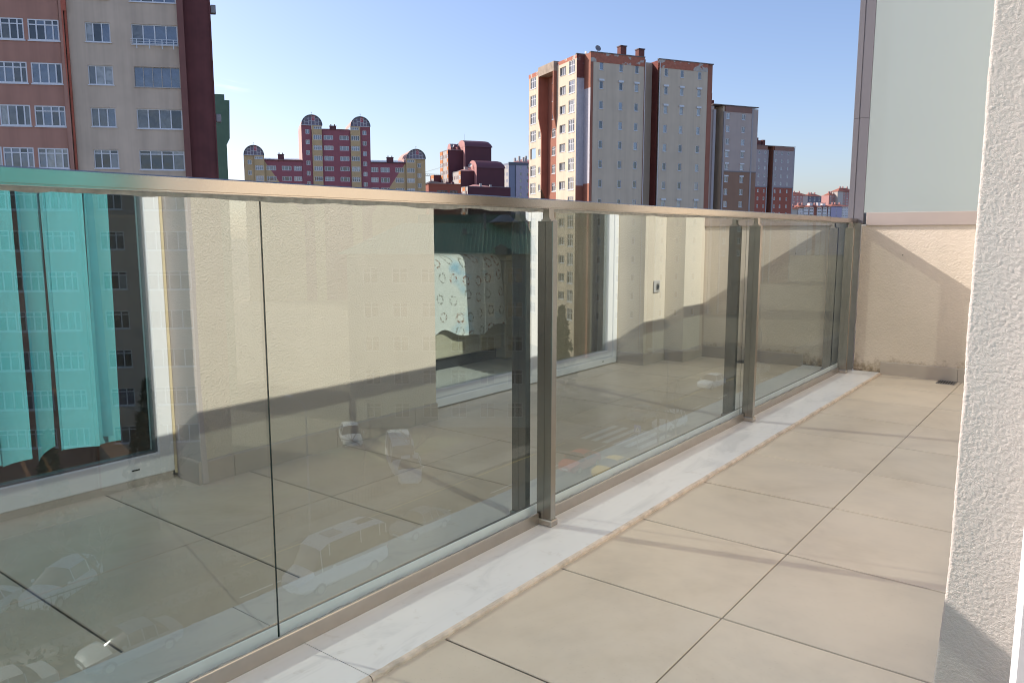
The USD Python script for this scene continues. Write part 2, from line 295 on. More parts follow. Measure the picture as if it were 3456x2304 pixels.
# bottom channel between the posts
seg = [(-2.2, PY[0]-.0065)]+[(PY[i]+.034, PY[i+1]-.0065) for i in range(4)]+[(PY[4]+.034, 5.70)]
for a, b in seg:
    t = MB().prism([(.036, .006), (.036, .0435), (.0345, .0450), (.030, .0450), (.0275, .0425), (.0275, .012), (-.028, .012), (-.028, .040), (-.034, .040), (-.034, .006)], 'y', a, b).build('bottom_channel', M_METAL2, RAIL)
    y = np.arange(a+.01, b-.01, .012)
    nz = meshkit.fbm(np.stack([y*16, y*0, y*0+1.7], 1), 4)
    V = np.array([[(.0268, yy, .0405), (.024, yy, .0425+.004*(q-.5)), (.014, yy, .037+.010*(q-.5)), (.0012, yy, .030+.014*(q-.5)), (.0012, yy, .014)] for yy, q in zip(y, nz)]).reshape(-1, 3)
    MB().add(V, [[i*5+j, (i+1)*5+j, (i+1)*5+j+1, i*5+j+1] for i in range(len(y)-1) for j in range(4)]).build('sealant', M_SEAL, t, smooth=True)
# panes
cuts = [-2.2, -.40, 1.0165, 2.105, 3.844, 5.735]
for a, b in zip(cuts[:-1], cuts[1:]):
    pn = MB().box(-.0100, 0., a+.0022, b-.0022, .016, 1.0385).build('glass_pane', M_GLASS, RAIL)
    MB().box(.0002, .0008, a+.003, b-.003, .0162, .0590).build('glazing_strip', plain('pale_blue_strip', (.74, .83, .85), rough=.35, var=.05, vs=8.), pn)
    MB().box(-.0098, -.0002, b-.0021, b+.0014, .017, 1.033).build('dark_joint', M_GEDGE, pn)
# smeared sealant along the top of the glass
y = np.arange(-.9, 5.7, .02); q = meshkit.fbm(np.stack([y*7, y*0, y*0], 1), 5)
lo = 1.0275-.008*np.clip(q-.42, 0, 1)*2-.002*(meshkit.noise(np.stack([y*30, y*0, y*0+5], 1)))
V = np.array([[(.0006, yy, zz), (.0022, yy, zz+.002), (.004, yy, 1.0332)] for yy, zz in zip(y, lo)]).reshape(-1, 3)
MB().add(V, [[i*3+j, (i+1)*3+j, (i+1)*3+j+1, i*3+j+1] for i in range(len(y)-1) for j in range(2)]).build('top_sealant', M_SEAL, RAIL, smooth=True)
MB().box(.004, .084, 5.735, 5.7475, .0058, 1.028).build('wall_channel', M_CHANNEL, RAIL)

# low end wall with its frosted screen ----------------------------------------
END = thing('end_wall', 'low cream stucco wall closing the far end of the balcony', 'wall')
def grid(o, u, v, nu, nv, disp=None):
    a, b = np.meshgrid(np.linspace(0, 1, nu), np.linspace(0, 1, nv), indexing='ij')
    P = np.asarray(o, float)+a[..., None]*np.asarray(u, float)+b[..., None]*np.asarray(v, float)
    if disp is not None: P = P+disp(P)
    i, j = np.meshgrid(np.arange(nu-1), np.arange(nv-1), indexing='ij'); k = (i*nv+j).ravel()
    return P.reshape(-1, 3), np.stack([k, k+nv, k+nv+1, k+1], 1)
def lumps(P, amp, gap, seed=1):
    """sprayed plaster: crowded round grains of uneven size on a softly uneven ground"""
    r = np.random.default_rng(seed); Q = P.reshape(-1, 3); lo, hi = Q.min(0), Q.max(0)
    A = np.linalg.norm(np.sort(hi-lo)[1:]); e = np.sort(hi-lo)
    n = int((e[2]+.01)*(e[1]+e[0]+.01)/gap**2)
    C = Q[r.integers(0, len(Q), n)]+r.normal(0, gap*.25, (n, 3)); R = gap*r.uniform(.45, 1.0, n); Hh = r.uniform(.35, 1., n)
    d, k = cKDTree(C).query(Q, k=4)
    h = (Hh[k]*np.clip(1-(d/R[k])**2, 0, 1)).max(1)
    return amp*(h.reshape(P.shape[:-1])+.35*(meshkit.fbm(P*60., 3, 3)-.5))
b = MB().box(.0855, 1.045, YEND+.003, YEND+.16, -.02, 1.0108)
b.add(*grid((.0855, YEND, -.004), (.97, 0, 0), (0, 0, 1.0148), 400, 410, lambda P: np.stack([0*P[..., 0], -lumps(P, .0016, .0068), 0*P[..., 0]], -1)))
M_ENDW = usdkit.material(stage, LK+'end_wall_stucco', {'g': ('geometry', {}), 'n': ('noise_texture', {'scale': 3.0, 'detail': 7., 'roughness': .65}), 'r': ('rgb_ramp', {'ramp': [(.3, (.67, .585, .475)), (.6, (.735, .64, .525))]}),
    'x': ('separate_xyz', {}), 'zr': ('map_range', {'from_min': .0, 'from_max': .16, 'to_min': .30, 'to_max': -.12}), 'n2': ('noise_texture', {'scale': 17., 'detail': 6., 'roughness': .7}), 'a': ('math', {'math_type': 'add'}), 'dr': ('rgb_ramp', {'ramp': [(.52, (1, 1, 1)), (.72, (.62, .57, .50)), (.84, (.30, .27, .23))]}), 'm': ('mix', {'mix_type': 'multiply', 'fac': 1.}), 'p': ('principled_bsdf', {'roughness': .85, 'specular_ior_level': .3})},
    [('g.position', 'n.vector'), ('g.position', 'n2.vector'), ('g.position', 'x.vector'), ('x.z', 'zr.value'), ('zr.result', 'a.value1'), ('n2.fac', 'a.value2'), ('a.value', 'dr.fac'), ('n.fac', 'r.fac'), ('r.color', 'm.color1'), ('dr.color', 'm.color2'), ('m.color', 'p.base_color')], surface='p.BSDF')
b.build('stuccoed_wall', M_ENDW, END, smooth=True)
MB().tm(trimesh.creation.cylinder(.0035, .004, transform=trimesh.transformations.translation_matrix((.354, YEND-.003, .814)) @ trimesh.transformations.rotation_matrix(PI/2, (1, 0, 0)))).build('drill_hole', M_BLACK, END)
def skirt(parent, pts, h=.083, t=.011, cuts=()):
    """skirting tiles along the plan line pts, out = left of the line; top smeared with stucco"""
    for p, q in zip(pts[:-1], pts[1:]):
        p, q = np.array(p, float), np.array(q, float); L = np.linalg.norm(q-p); u = (q-p)/L; n = np.array([-u[1], u[0]])
        cs = [0.]+[c for c in cuts if .03 < c < L-.03]+[L]
        for c0, c1 in zip(cs[:-1], cs[1:]):
            s = np.linspace(c0+.001, c1-.001, max(3, int((c1-c0)/.012)))
            hh = h+.008*(meshkit.fbm(np.stack([s*21+p[0]*9, s*0+p[1], s*0], 1), 4)-.5)
            V = np.array([[(*(p+u*a+n*t), -.006), (*(p+u*a+n*t), z-.003), (*(p+u*a+n*(t-.003)), z), (*(p+u*a), z+.002)] for a, z in zip(s, hh)]).reshape(-1, 3)
            F = [[i*4+j, (i+1)*4+j, (i+1)*4+j+1, i*4+j+1] for i in range(len(s)-1) for j in range(3)]
            mb = MB().add(V, F)
            for e in (0, len(s)-1): mb.add(np.vstack([V[e*4:e*4+4], [(*(p+u*s[e]), -.006)]]), [[0, 1, 2], [0, 2, 3], [0, 3, 4]])
            mb.build('skirting_tile', M_SKIRT, parent)
skirt(END, [(1.055, YEND-.002), (.262, YEND-.002)], cuts=[.324])
SCR = thing('frosted_screen', 'frosted greenish glass privacy screen standing on the low end wall', 'screen')
MB().bbox(.1130, 1.10, YEND-.014, YEND+.11, 1.0112, 1.0975, .002).build('bottom_rail', M_CAP, SCR)
MB().box(.0935, 1.10, YEND-.003, YEND+.007, 1.0978, 3.3).build('frosted_pane', M_FROST, SCR)
mu = MB(); mu.bbox(-.008, .027, YEND-.006, YEND+.10, 1.02, 1.73, .001); mu.bbox(.0285, .092, YEND-.004, YEND+.10, 1.02, 1.73, .001)
mu.bbox(-.008, .027, YEND-.006, YEND+.10, 1.732, 3.3, .001); mu.bbox(.0285, .092, YEND-.004, YEND+.10, 1.732, 3.3, .001)
mu.build('upright', M_GREYPAINT, SCR)
MB().box(.0935, .192, YEND+.0085, YEND+.03, 1.0978, 3.3).build('glazing_profile', M_WHITE, SCR)
gr = MB(); x0, x1, y0, y1 = .627, .7335, 5.612, 5.741
gr.box(x0, x1, y0, y0+.009, -.0058, -.0022); gr.box(x0, x1, y1-.009, y1, -.0058, -.0022); gr.box(x0, x0+.009, y0+.009, y1-.009, -.0058, -.0024); gr.box(x1-.009, x1, y0+.009, y1-.009, -.0058, -.0024)
DR = thing('drain_grate', 'small square metal floor drain grate at the foot of the end wall', 'drain')
gr.build('frame', plain('drain_steel', (.35, .34, .33), rough=.35, metal=.9), DR)
MB().box(x0+.009, x1-.009, y0+.009, y1-.009, -.0058, -.0048).build('pit', M_BLACK, DR)
for k in range(6):
    x = x0+.015+k*.0145; MB().box(x, x+.006, y0+.009, y1-.009, -.0046, -.0026).build('bar', MATS['drain_steel'], DR)

# house wall -------------------------------------------------------------------
HOUSE = thing('house_wall', 'cream stucco house wall beside the balcony with door recesses', 'wall')
# the jamb next to the camera gets its plaster as real relief
arc = [(1.269+.006*(1-math.cos(t)), 1.578+.006*(1-math.sin(t))) for t in np.linspace(PI/2, 0, 6)]
arc = [(x, y) for x, y in arc][::1]
path = [(x, 1.578) for x in np.linspace(1.436, 1.2752, 101)]+[(1.275-.006*math.sin(t), 1.584-.006*math.cos(t)) for t in np.linspace(.1, PI/2, 5)]+[(1.269, y) for y in np.linspace(1.586, 1.604, 8)]
path = np.array(path); d = np.gradient(path, axis=0); nn = np.stack([-d[:, 1], d[:, 0]], 1)*1.; nn /= np.linalg.norm(nn, axis=1, keepdims=True)
if nn[0, 1] > 0: nn = -nn
zz = np.arange(-.004, 2.72, .0016)
P = np.concatenate([np.repeat(path[:, None], len(zz), 1), np.broadcast_to(zz[None, :, None], (len(path), len(zz), 1))], -1)
fade = np.clip((zz-.02)/.12, 0, 1)
h = lumps(P, .0011, .0041, 2)*(.35+.65*fade)[None]-.0012
h += .002*(meshkit.fbm(P*np.array([14, 14, 7.]), 3, 5)-.5)
h = h-.0*h; P = P+np.concatenate([nn[:, None]*h[..., None], np.zeros((*h.shape, 1))], -1)
bul = np.clip(1-zz/.42, 0, 1)**1.6*.020+.002*(meshkit.noise(np.stack([zz*9, zz*0, zz*0], 1))-.5); P[..., 0] -= bul[None]*np.clip((1.345-P[..., 0])/.07, 0, 1)
nz = len(zz); i, j = np.meshgrid(np.arange(len(path)-1), np.arange(nz-1), indexing='ij'); k = (i*nz+j).ravel()
jm = MB().add(P.reshape(-1, 3), np.stack([k, k+nz, k+nz+1, k+1], 1)); jm.build('door_jamb', M_PILLAR, HOUSE, smooth=True)
wl = MB().box(1.275, 1.60, 1.583, 1.602, -.02, 2.715).box(1.2695, 1.60, 1.602, 2.915, -.02, 2.72)
wl.build('wall_pier', M_STUCCO, HOUSE)
MB().box(1.212, 1.60, 5.075, 5.405, -.02, 2.72).build('wall_pier', M_STUCCO, HOUSE)
MB().box(1.055, 1.60, 5.406, 5.76, -.02, 2.72).build('wall_pier', M_STUCCO, HOUSE)
MB().box(1.269, 1.60, -2.2, -.45, -.02, 2.72).build('wall_pier', M_STUCCO, HOUSE)
MB().box(1.30, 1.60, -2.2, 5.76, 2.24, 2.7).box(1.30, 1.6, -2.2, 5.76, 2.721, 3.2).build('lintel', M_STUCCO, HOUSE)
skirt(HOUSE, [(1.269, 1.579), (1.269, 2.915)], cuts=[.143, .667, 1.17])
skirt(HOUSE, [(1.40, 1.579), (1.258, 1.579)])
skirt(HOUSE, [(1.212, 5.075), (1.212, 5.394)], cuts=[.15]); skirt(HOUSE, [(1.42, 5.075), (1.201, 5.075)]); skirt(HOUSE, [(1.055, 5.406), (1.055, 5.742)], cuts=[.24]); skirt(HOUSE, [(1.20, 5.406), (1.044, 5.406)])
MB().box(1.60, 1.62, -2.2, 5.76, 2.2, 2.5).build('ceiling_edge', M_WHITE, HOUSE)
# wall socket
so = thing('wall_socket', 'pale grey outdoor power socket on the narrow wall pier', 'socket')
MB().bbox(1.196, 1.2119, 5.205, 5.295, .522, .612, .006).build('cover', plain('grey_beige_plastic', (.46, .44, .41), rough=.4), so)
rg = trimesh.transformations.translation_matrix((1.1955, 5.25, .565)) @ trimesh.transformations.rotation_matrix(PI/2, (0, 1, 0))
MB().tm(trimesh.creation.annulus(.019, .028, .004, transform=rg)).build('ring', MATS['grey_channel'], so)
MB().tm(trimesh.creation.cylinder(.0185, .002, transform=rg)).build('recess', M_BLACK, so)

# doors --------------------------------------------------------------------------
M_SIL = plain('yellowed_sealant', (.62, .52, .33), rough=.5, var=.1, vs=20.)
M_DARKSLOT = M_BLACK
def frame(parent, ya, yb, z0, z1, x, w, name='frame', t=.07, bottom=None):
    b = MB(); bt = bottom or w
    b.bbox(x, x+t, ya, ya+w, z0, z1, .004); b.bbox(x, x+t, yb-w, yb, z0, z1, .004)
    b.bbox(x+.001, x+t-.001, ya+w-.004, yb-w+.004, z0, z0+bt, .004); b.bbox(x+.001, x+t-.001, ya+w-.004, yb-w+.004, z1-w, z1, .004)
    return b.build(name, M_WHITE, parent)
D1 = thing('balcony_door', 'white framed glass balcony door with turquoise blinds behind it', 'door')
frame(D1, .60, 1.567, .022, 2.235, 1.4295, .062, bottom=.088)
b = MB().bbox(1.429, 1.50, -.445, -.38, .022, 2.235, .004); b.build('frame', M_WHITE, D1)
pb = MB(); 
for a, c, e, g in ((.662, .668, .112, 2.17), (1.498, 1.505, .112, 2.17)): pb.box(1.440, 1.470, a, c, e, g)
pb.box(1.440, 1.470, .668, 1.498, .110, .1165); pb.build('gasket', plain('grey_gasket', (.16, .165, .17), rough=.5), D1)
MB().box(1.452, 1.462, .667, 1.500, .116, 2.168).build('glass_pane', M_CLEAR, D1)
MB().box(1.4288, 1.431, 1.395, 1.425, .058, .063).build('drain_slot', M_BLACK, D1)
MB().box(1.4315, 1.437, 1.5672, 1.5775, .01, 2.24).build('sealant_bead', M_SIL, D1)
MB().box(1.434, 1.49, -.38, 1.56, -.02, .0215).build('threshold', M_SKIRT, D1)
D2 = thing('balcony_door', 'white framed two pane glass balcony door in front of the bed', 'door')
frame(D2, 2.917, 5.072, .0, 2.235, 1.4295, .055, bottom=.05)
b = MB().bbox(1.428, 1.50, 3.985, 4.052, .05, 2.18, .004); b.build('mullion', M_WHITE, D2)
for ya, yb in ((2.973, 3.984), (4.053, 5.016)):
    frame(D2, ya, yb, .051, 2.179, 1.438, .062, name='sash', t=.05, bottom=.05)
    MB().box(1.452, 1.462, ya+.058, yb-.058, .098, 2.12).build('glass_pane', M_CLEAR, D2)
MB().box(1.4288, 1.431, 4.86, 4.885, .026, .031).build('drain_slot', M_BLACK, D2)
MB().box(1.4315, 1.437, 5.0725, 5.0765, .0, 2.24).build('sealant_bead', M_SIL, D2)

# rooms behind the doors ------------------------------------------------------------
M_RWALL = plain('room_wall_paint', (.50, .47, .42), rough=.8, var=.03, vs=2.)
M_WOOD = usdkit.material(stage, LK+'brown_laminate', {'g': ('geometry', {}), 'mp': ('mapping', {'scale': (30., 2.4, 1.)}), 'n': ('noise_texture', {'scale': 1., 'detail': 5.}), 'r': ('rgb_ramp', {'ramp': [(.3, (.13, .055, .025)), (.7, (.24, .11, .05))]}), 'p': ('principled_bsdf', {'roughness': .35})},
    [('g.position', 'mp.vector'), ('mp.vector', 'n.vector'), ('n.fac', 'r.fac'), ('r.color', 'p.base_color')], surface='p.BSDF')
M_CARPET = plain('pale_carpet', (.68, .67, .63), rough=.95, var=.12, vs=45., bump=.006, bs=220.)
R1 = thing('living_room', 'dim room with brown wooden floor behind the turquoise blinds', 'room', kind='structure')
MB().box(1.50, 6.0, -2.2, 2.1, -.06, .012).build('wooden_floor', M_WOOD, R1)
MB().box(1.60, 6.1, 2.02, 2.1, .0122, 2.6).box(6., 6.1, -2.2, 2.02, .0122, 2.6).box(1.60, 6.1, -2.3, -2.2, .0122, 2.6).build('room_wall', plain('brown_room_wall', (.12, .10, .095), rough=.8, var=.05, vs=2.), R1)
R2 = thing('bedroom', 'bedroom with pale carpet behind the far glass door', 'room', kind='structure')
MB().box(1.50, 6.0, 2.205, 5.76, -.06, .022).build('carpet', M_CARPET, R2)
MB().box(1.60, 6.1, 2.101, 2.2, .0222, 2.6).box(6., 6.1, 2.2, 5.76, .0222, 2.6).box(1.60, 6.1, 5.765, 5.86, .0222, 2.6).build('room_wall', M_RWALL, R2)
MB().box(1.5, 6.1, -2.3, 5.86, 2.601, 2.75).build('room_ceiling', M_RWALL, R2)
# turquoise vertical blinds
def cloth(name, col, back=.6, var=.04, rough=.8):
    return usdkit.material(stage, LK+name, {'g': ('geometry', {}), 'mp': ('mapping', {'scale': (1., 1., .15)}), 'n': ('noise_texture', {'scale': 160., 'detail': 3.}), 'r': ('rgb_ramp', {'ramp': [(.3, tuple(np.array(col)*(1-var))), (.7, tuple(np.array(col)*(1+var)))]}),
        'd': ('diffuse_bsdf', {}), 't': ('translucent_bsdf', {}), 'm': ('mix_closure', {'fac': back})},
        [('g.position', 'mp.vector'), ('mp.vector', 'n.vector'), ('n.fac', 'r.fac'), ('r.color', 'd.color'), ('r.color', 't.color'), ('d.BSDF', 'm.closure1'), ('t.BSDF', 'm.closure2')], surface='m.closure')
M_TEAL = cloth('turquoise_fabric', (.22, .66, .72), .2, .06)
BL = thing('vertical_blind', 'turquoise vertical blind slats hanging behind the nearer glass door', 'blind')
MB().bbox(1.535, 1.575, .66, 1.50, 2.14, 2.18, .003).build('head_rail', M_WHITE, BL)
slats = [(.735, 40, .17), (.80, 75, .165), (.86, 30, .17), (.925, 15, .19), (.975, 72, .152), (1.02, 50, .19), (1.06, 64, .155), (1.125, 18, .21), (1.175, 55, .158), (1.24, 68, .172), (1.285, 84, .162), (1.352, 14, .185), (1.405, 62, .150)]
for k, (yc, ang, zb) in enumerate(slats):
    a = math.radians(ang); zs = np.linspace(zb, 2.14, 18); w = .0635; V = []
    for z in zs:
        f = (2.14-z)/2.0; tw = a+.16*f*math.sin(k*2.1)
        for q in np.linspace(-1, 1, 7):
            bow = .012*(1-q*q)
            V.append((1.555+math.cos(tw)*q*w+math.sin(tw)*bow+.02*f*math.sin(k*1.7), yc+math.sin(tw)*q*w-math.cos(tw)*bow+.018*f*math.sin(k*2.9+1), z+(0.012*q*math.sin(k) if z == zs[0] else 0)))
    MB().add(V, [[i*7+j, (i+1)*7+j, (i+1)*7+j+1, i*7+j+1] for i in range(len(zs)-1) for j in range(6)]).build('slat', M_TEAL, BL, smooth=True)
CU = thing('net_curtain', 'beige curtain gathered behind the right pane of the far glass door', 'curtain')
yv = np.linspace(4.16, 5.04, 140); V = np.array([[(1.60+.022*math.sin(q*46)*(.6+.4*math.sin(q*9)), q, z) for z in (.05, .8, 1.6, 2.15)] for q in yv]).reshape(-1, 3)
MB().add(V, [[i*4+j, (i+1)*4+j, (i+1)*4+j+1, i*4+j+1] for i in range(139) for j in range(3)]).build('drape', cloth('beige_net', (.30, .25, .19), .45), CU, smooth=True)
# bed and its spread
M_CREAM = plain('cream_lacquer', (.56, .50, .38), rough=.4, var=.03, vs=4.)
BED = thing('bed', 'cream bed with turned corner post behind the far glass door', 'bed')
MB().bbox(2.11, 4.1, 3.0, 4.54, .11, .31, .01).build('base', M_CREAM, BED)
MB().bbox(2.13, 4.1, 3.02, 4.52, .312, .55, .05).build('mattress', M_WHITE, BED)
MB().bbox(2.085, 2.15, 4.545, 4.685, .12, .76, .008).bbox(2.06, 2.17, 4.535, 4.70, .7602, .80, .008).bbox(2.07, 2.165, 4.53, 4.70, .03, .1198, .008).build('corner_post', M_CREAM, BED)
MB().bbox(2.16, 2.2, 3.0, 4.54, .023, .109, .004).build('plinth', plain('dark_plinth', (.03, .03, .035), rough=.5), BED)
SP = {'g': ('geometry', {}), 'sx': ('separate_xyz', {}), 'cm': ('combine_xyz', {}), 'v': ('voronoi_texture', {'scale': 8., 'randomness': .45, 'dimensions': '2D'}) , 'n': ('noise_texture', {'scale': 60., 'detail': 2.}), 'n3': ('noise_texture', {'scale': 5., 'detail': 2.}),
      'rg': ('rgb_ramp', {'ramp': [(.16, (0, 0, 0)), (.20, (.9, .9, .9)), (.27, (.9, .9, .9)), (.31, (0, 0, 0))]}), 'nr': ('rgb_ramp', {'ramp': [(.47, (0, 0, 0)), (.53, (1, 1, 1))]}), 'mk': ('mix', {'mix_type': 'multiply', 'fac': 1.}),
      'sc': ('separate_color', {}), 'cr': ('rgb_ramp', {'ramp': [(.4, (.33, .13, .07)), (.5, (.30, .28, .24))]}),
      'bl': ('rgb_ramp', {'ramp': [(.58, (.86, .85, .81)), (.74, (.42, .64, .80))]}), 'mx': ('mix', {'mix_type': 'mix'}), 'p': ('principled_bsdf', {'roughness': .9, 'specular_ior_level': .2})}
SP.update({'ad': ('math', {'math_type': 'add'}), 'rgm': ('math', {'math_type': 'multiply'})})
SP['v'] = ('voronoi_texture', {'scale': 8., 'randomness': .35, 'dimensions': '2D'})
M_SPREAD = usdkit.material(stage, LK+'flowered_spread', SP, [('g.position', 'sx.vector'), ('sx.x', 'ad.value1'), ('sx.y', 'ad.value2'), ('ad.value', 'cm.x'), ('sx.z', 'cm.y'), ('cm.vector', 'v.vector'), ('cm.vector', 'n.vector'), ('cm.vector', 'n3.vector'),
    ('v.distance', 'rg.fac'), ('n.fac', 'nr.fac'), ('rg.color', 'mk.color1'), ('nr.color', 'mk.color2'), ('v.color', 'sc.color'), ('sc.r', 'cr.fac'), ('n3.fac', 'bl.fac'), ('bl.color', 'mx.color1'), ('cr.color', 'mx.color2'), ('mk.color', 'mx.fac'), ('mx.color', 'p.base_color')], surface='p.BSDF')
# profile: from the top of the bed over the rounded edge down to a wavy hem, and round the corner
BS = thing('bedspread', 'white bedspread with blue and brown flower rings hanging over the bed', 'bedspread')
pl = [(2.072, y) for y in np.linspace(3.0, 4.42, 70)]+[(2.072+.16*(1-math.cos(t)), 4.42+.165*math.sin(t)) for t in np.linspace(.1, PI/2, 12)]+[(x, 4.585) for x in np.linspace(2.26, 3.4, 40)]
pl = np.array(pl); dd = np.gradient(pl, axis=0); on = np.stack([-dd[:, 1], dd[:, 0]], 1); on /= np.linalg.norm(on, axis=1, keepdims=True)
V = []; arcl = np.concatenate([[0], np.cumsum(np.linalg.norm(np.diff(pl, axis=0), axis=1))]); nn_ = 22
for i, (p, o, s) in enumerate(zip(pl, on, arcl)):
    hem = .275+.028*math.sin(s*9.5)+.012*math.sin(s*23+1)
    for k in range(nn_):
        if k < 8:
            t = k/7*PI/2; off = -.085*(1-math.sin(t)); z = .815-.085*(1-math.cos(t))
        else:
            f = (k-7)/(nn_-8); z = .73+(hem-.73)*f; off = .014*f*math.sin(s*13)+.03*f
        V.append((p[0]+o[0]*off, p[1]+o[1]*off, z))
MB().add(V, [[i*nn_+k, (i+1)*nn_+k, (i+1)*nn_+k+1, i*nn_+k+1] for i in range(len(pl)-1) for k in range(nn_-1)]).build('draped_sides', M_SPREAD, BS, smooth=True)
MB().box(2.155, 3.4, 3.0, 4.49, .79, .8145).build('top', M_SPREAD, BS)
# ================================================================ the town
G0 = -18.0
M_WHITEF = plain('white_window_frame', (.62, .62, .63), rough=.4, var=.03, vs=3.)
M_BEIGE_F = plain('grey_window_frame', (.40, .37, .34), rough=.45, var=.05, vs=3.)
def glassy(name, col, mixg, ior=1.9):
    """a far window pane: what hangs behind it, under a reflecting sheet of glass"""
    MATS[name] = usdkit.material(stage, LK+name, {'g': ('geometry', {}), 'n': ('noise_texture', {'scale': 1.6, 'detail': 4., 'distortion': 1.2}), 'r': ('rgb_ramp', {'ramp': [(.35, tuple(np.array(col)*.55)), (.6, col)]}),
        'bn': ('noise_texture', {'scale': .9, 'detail': 1.}), 'b': ('bump', {'strength': 1., 'distance': mixg}), 'p': ('principled_bsdf', {'roughness': .04, 'ior': ior})},
        [('g.position', 'n.vector'), ('n.fac', 'r.fac'), ('r.color', 'p.base_color'), ('g.position', 'bn.vector'), ('bn.fac', 'b.height'), ('b.normal', 'p.normal')], surface='p.BSDF')
    return MATS[name]
PANES = [glassy('pane_dark', (.02, .021, .024), .02), glassy('pane_net', (.11, .11, .11), .02), glassy('pane_curtain', (.30, .30, .29), .02), glassy('pane_blue', (.05, .06, .09), .02, 2.3), glassy('pane_dim', (.06, .055, .05), .03)]
PANE_MIX = [.30, .17, .09, .26, .18]
def pane(): return PANES[RNG.choice(5, p=[.34, .2, .06, .22, .18])]
def spot(P0, h, s): return np.array([P0[0]+math.sin(math.radians(h))*s, P0[1]+math.cos(math.radians(h))*s])
def zl(z): return z-G0
U, N, O = np.array([1., 0, 0]), np.array([0, -1., 0]), np.zeros(3)

# --- the tall grey and red block on the left ------------------------------------
SKEW['apartment_block'] = .21
LB = thing('apartment_block', 'tall grey and red brown apartment block with white framed windows, nearest on the left', 'apartment block', (-52.46, 30.26, G0), 90-43., 'towers around the balcony')
M_LG = plain('grey_render', (.52, .41, .31), rough=.85, var=.10, vs=.5, streak=.14)
M_LR = plain('red_brown_render', (.37, .19, .14), rough=.85, var=.08, vs=.6, streak=.12)
M_LO = plain('rust_red_paint', (.42, .11, .065), rough=.8, var=.25, vs=1.2, streak=.2)
M_LD = plain('dark_red_render', (.13, .038, .036), rough=.85, var=.22, vs=.7, streak=.2)
rows = [15.38-2.85*k for k in range(-3, 11)]
H = zl(26.5)
ops = []
for k, z in enumerate(rows):
    ops += [(-5.06, -3.44, zl(z-1.31), zl(z)), (-2.06, .97, zl(z-1.37), zl(z))]
wall_mesh(MB(), O, U, N, -6.15, 1.0, 0, H, ops, .2).build('grey_wall', M_LG, LB)
for k, z in enumerate(rows):
    a, b = ops[2*k], ops[2*k+1]
    r = k-3
    window(LB, O, U, N, a, .12, PANES[2] if r == 1 else pane(), M_WHITEF, (.31, .66), .79 if r >= 3 else None, lites=True)
    mid = (.25, .5, .75)
    w = window(LB, O, U, N, b, .12, PANES[3] if r <= 0 else pane(), M_WHITEF if r != 1 else M_BEIGE_F, mid if r != 1 else (.2, .4, .6, .8), .80 if r >= 3 and r % 3 == 0 else None, w=.07 if r != 1 else .04, lites=True)
    if r == 0:
        b2 = MB()
        for zz in (.32, .16, .02): b2.obox(O, U, N, b[0]-.1, b[1], -.22, -.19, b[2]+zz, b[2]+zz+.03)
        for x in (.28, 1.12, 1.95, 2.7): b2.obox(O, U, N, b[0]+x, b[0]+x+.05, -.24, -.225, b[2]-.3, b[2]+.34)
        b2.build('guard_rail', plain('galvanised_steel', (.6, .6, .6), rough=.4, metal=.8), LB)
# rust pier, narrowing downwards, with its drain pipe
pr = MB(); zs = [0, zl(6.), zl(9.), zl(16), H]; xl = [-6.62, -6.62, -6.66, -6.62, -6.62]; 
for i in range(4):
    pr.add([(xl[i], -.25, zs[i]), (-6.36, -.25, zs[i]), (-6.36, 0, zs[i]), (xl[i], .2, zs[i]), (xl[i+1], -.25, zs[i+1]), (-6.36+.2*(i == 3), -.25, zs[i+1]), (-6.36+.2*(i == 3), 0, zs[i+1]), (xl[i+1], .2, zs[i+1])], [[0, 1, 5, 4], [1, 2, 6, 5], [0, 4, 7, 3]])
pr.build('pier', M_LR, LB)
MB().add([(-6.359, -.25, zl(16.)), (-6.152, -.25, zl(16.)), (-6.152, -.25, H), (-6.46, -.25, H), (-6.46, -.26, zl(13.)), (-6.36, -.26, zl(9.)), (-6.36, -.25, zl(9.))], [[0, 1, 2], [0, 2, 3], [0, 3, 4], [0, 4, 6], [4, 5, 6]]).box(-6.30, -6.16, -.12, -.003, 0, H-.01).build('rust_pier', M_LO, LB)
# red part with continuous glazed balconies
ro = []
for z in rows: ro += [(-12.9, -10.95, zl(z-1.33), zl(z+.06)), (-10.86, -8.92, zl(z-1.36), zl(z+.04)), (-8.66, -6.70, zl(z-1.36), zl(z+.02))]
wall_mesh(MB(), (0, -.12, 0), U, N, -38., -6.665, 0, H, ro, .25).build('red_brown_wall', M_LR, LB)
for i, a in enumerate(ro):
    window(LB, (0, -.12, 0), U, N, a, .06, pane(), M_WHITEF, (.27, .55, .8) if i % 3 else (.35, .68), .74 if (i//3+i) % 3 else None, w=.08, sill=.08, lites=True)
# dark red end strip
MB().box(1.0, 1.42, -.30, .3, 0, H).build('pier', plain('faded_red_render', (.17, .07, .058), rough=.85, var=.12, vs=.8), LB)
MB().box(1.42, 3.16, .10, 8., 0, H).build('dark_red_wall', M_LD, LB)
MB().box(3.161, 3.25, .0, .25, 0, H).build('drain_pipe', M_LD, LB)
for z in (16.9, 9.45):
    MB().bbox(3.26, 3.62, .05, .55, zl(z-.55), zl(z), .03).build('air_conditioner', plain('dull_metal_box', (.22, .2, .2), rough=.5), LB)
MB().box(-38., 1.0, .3, 14., 0, H-.02).build('building_core', M_LG, LB)

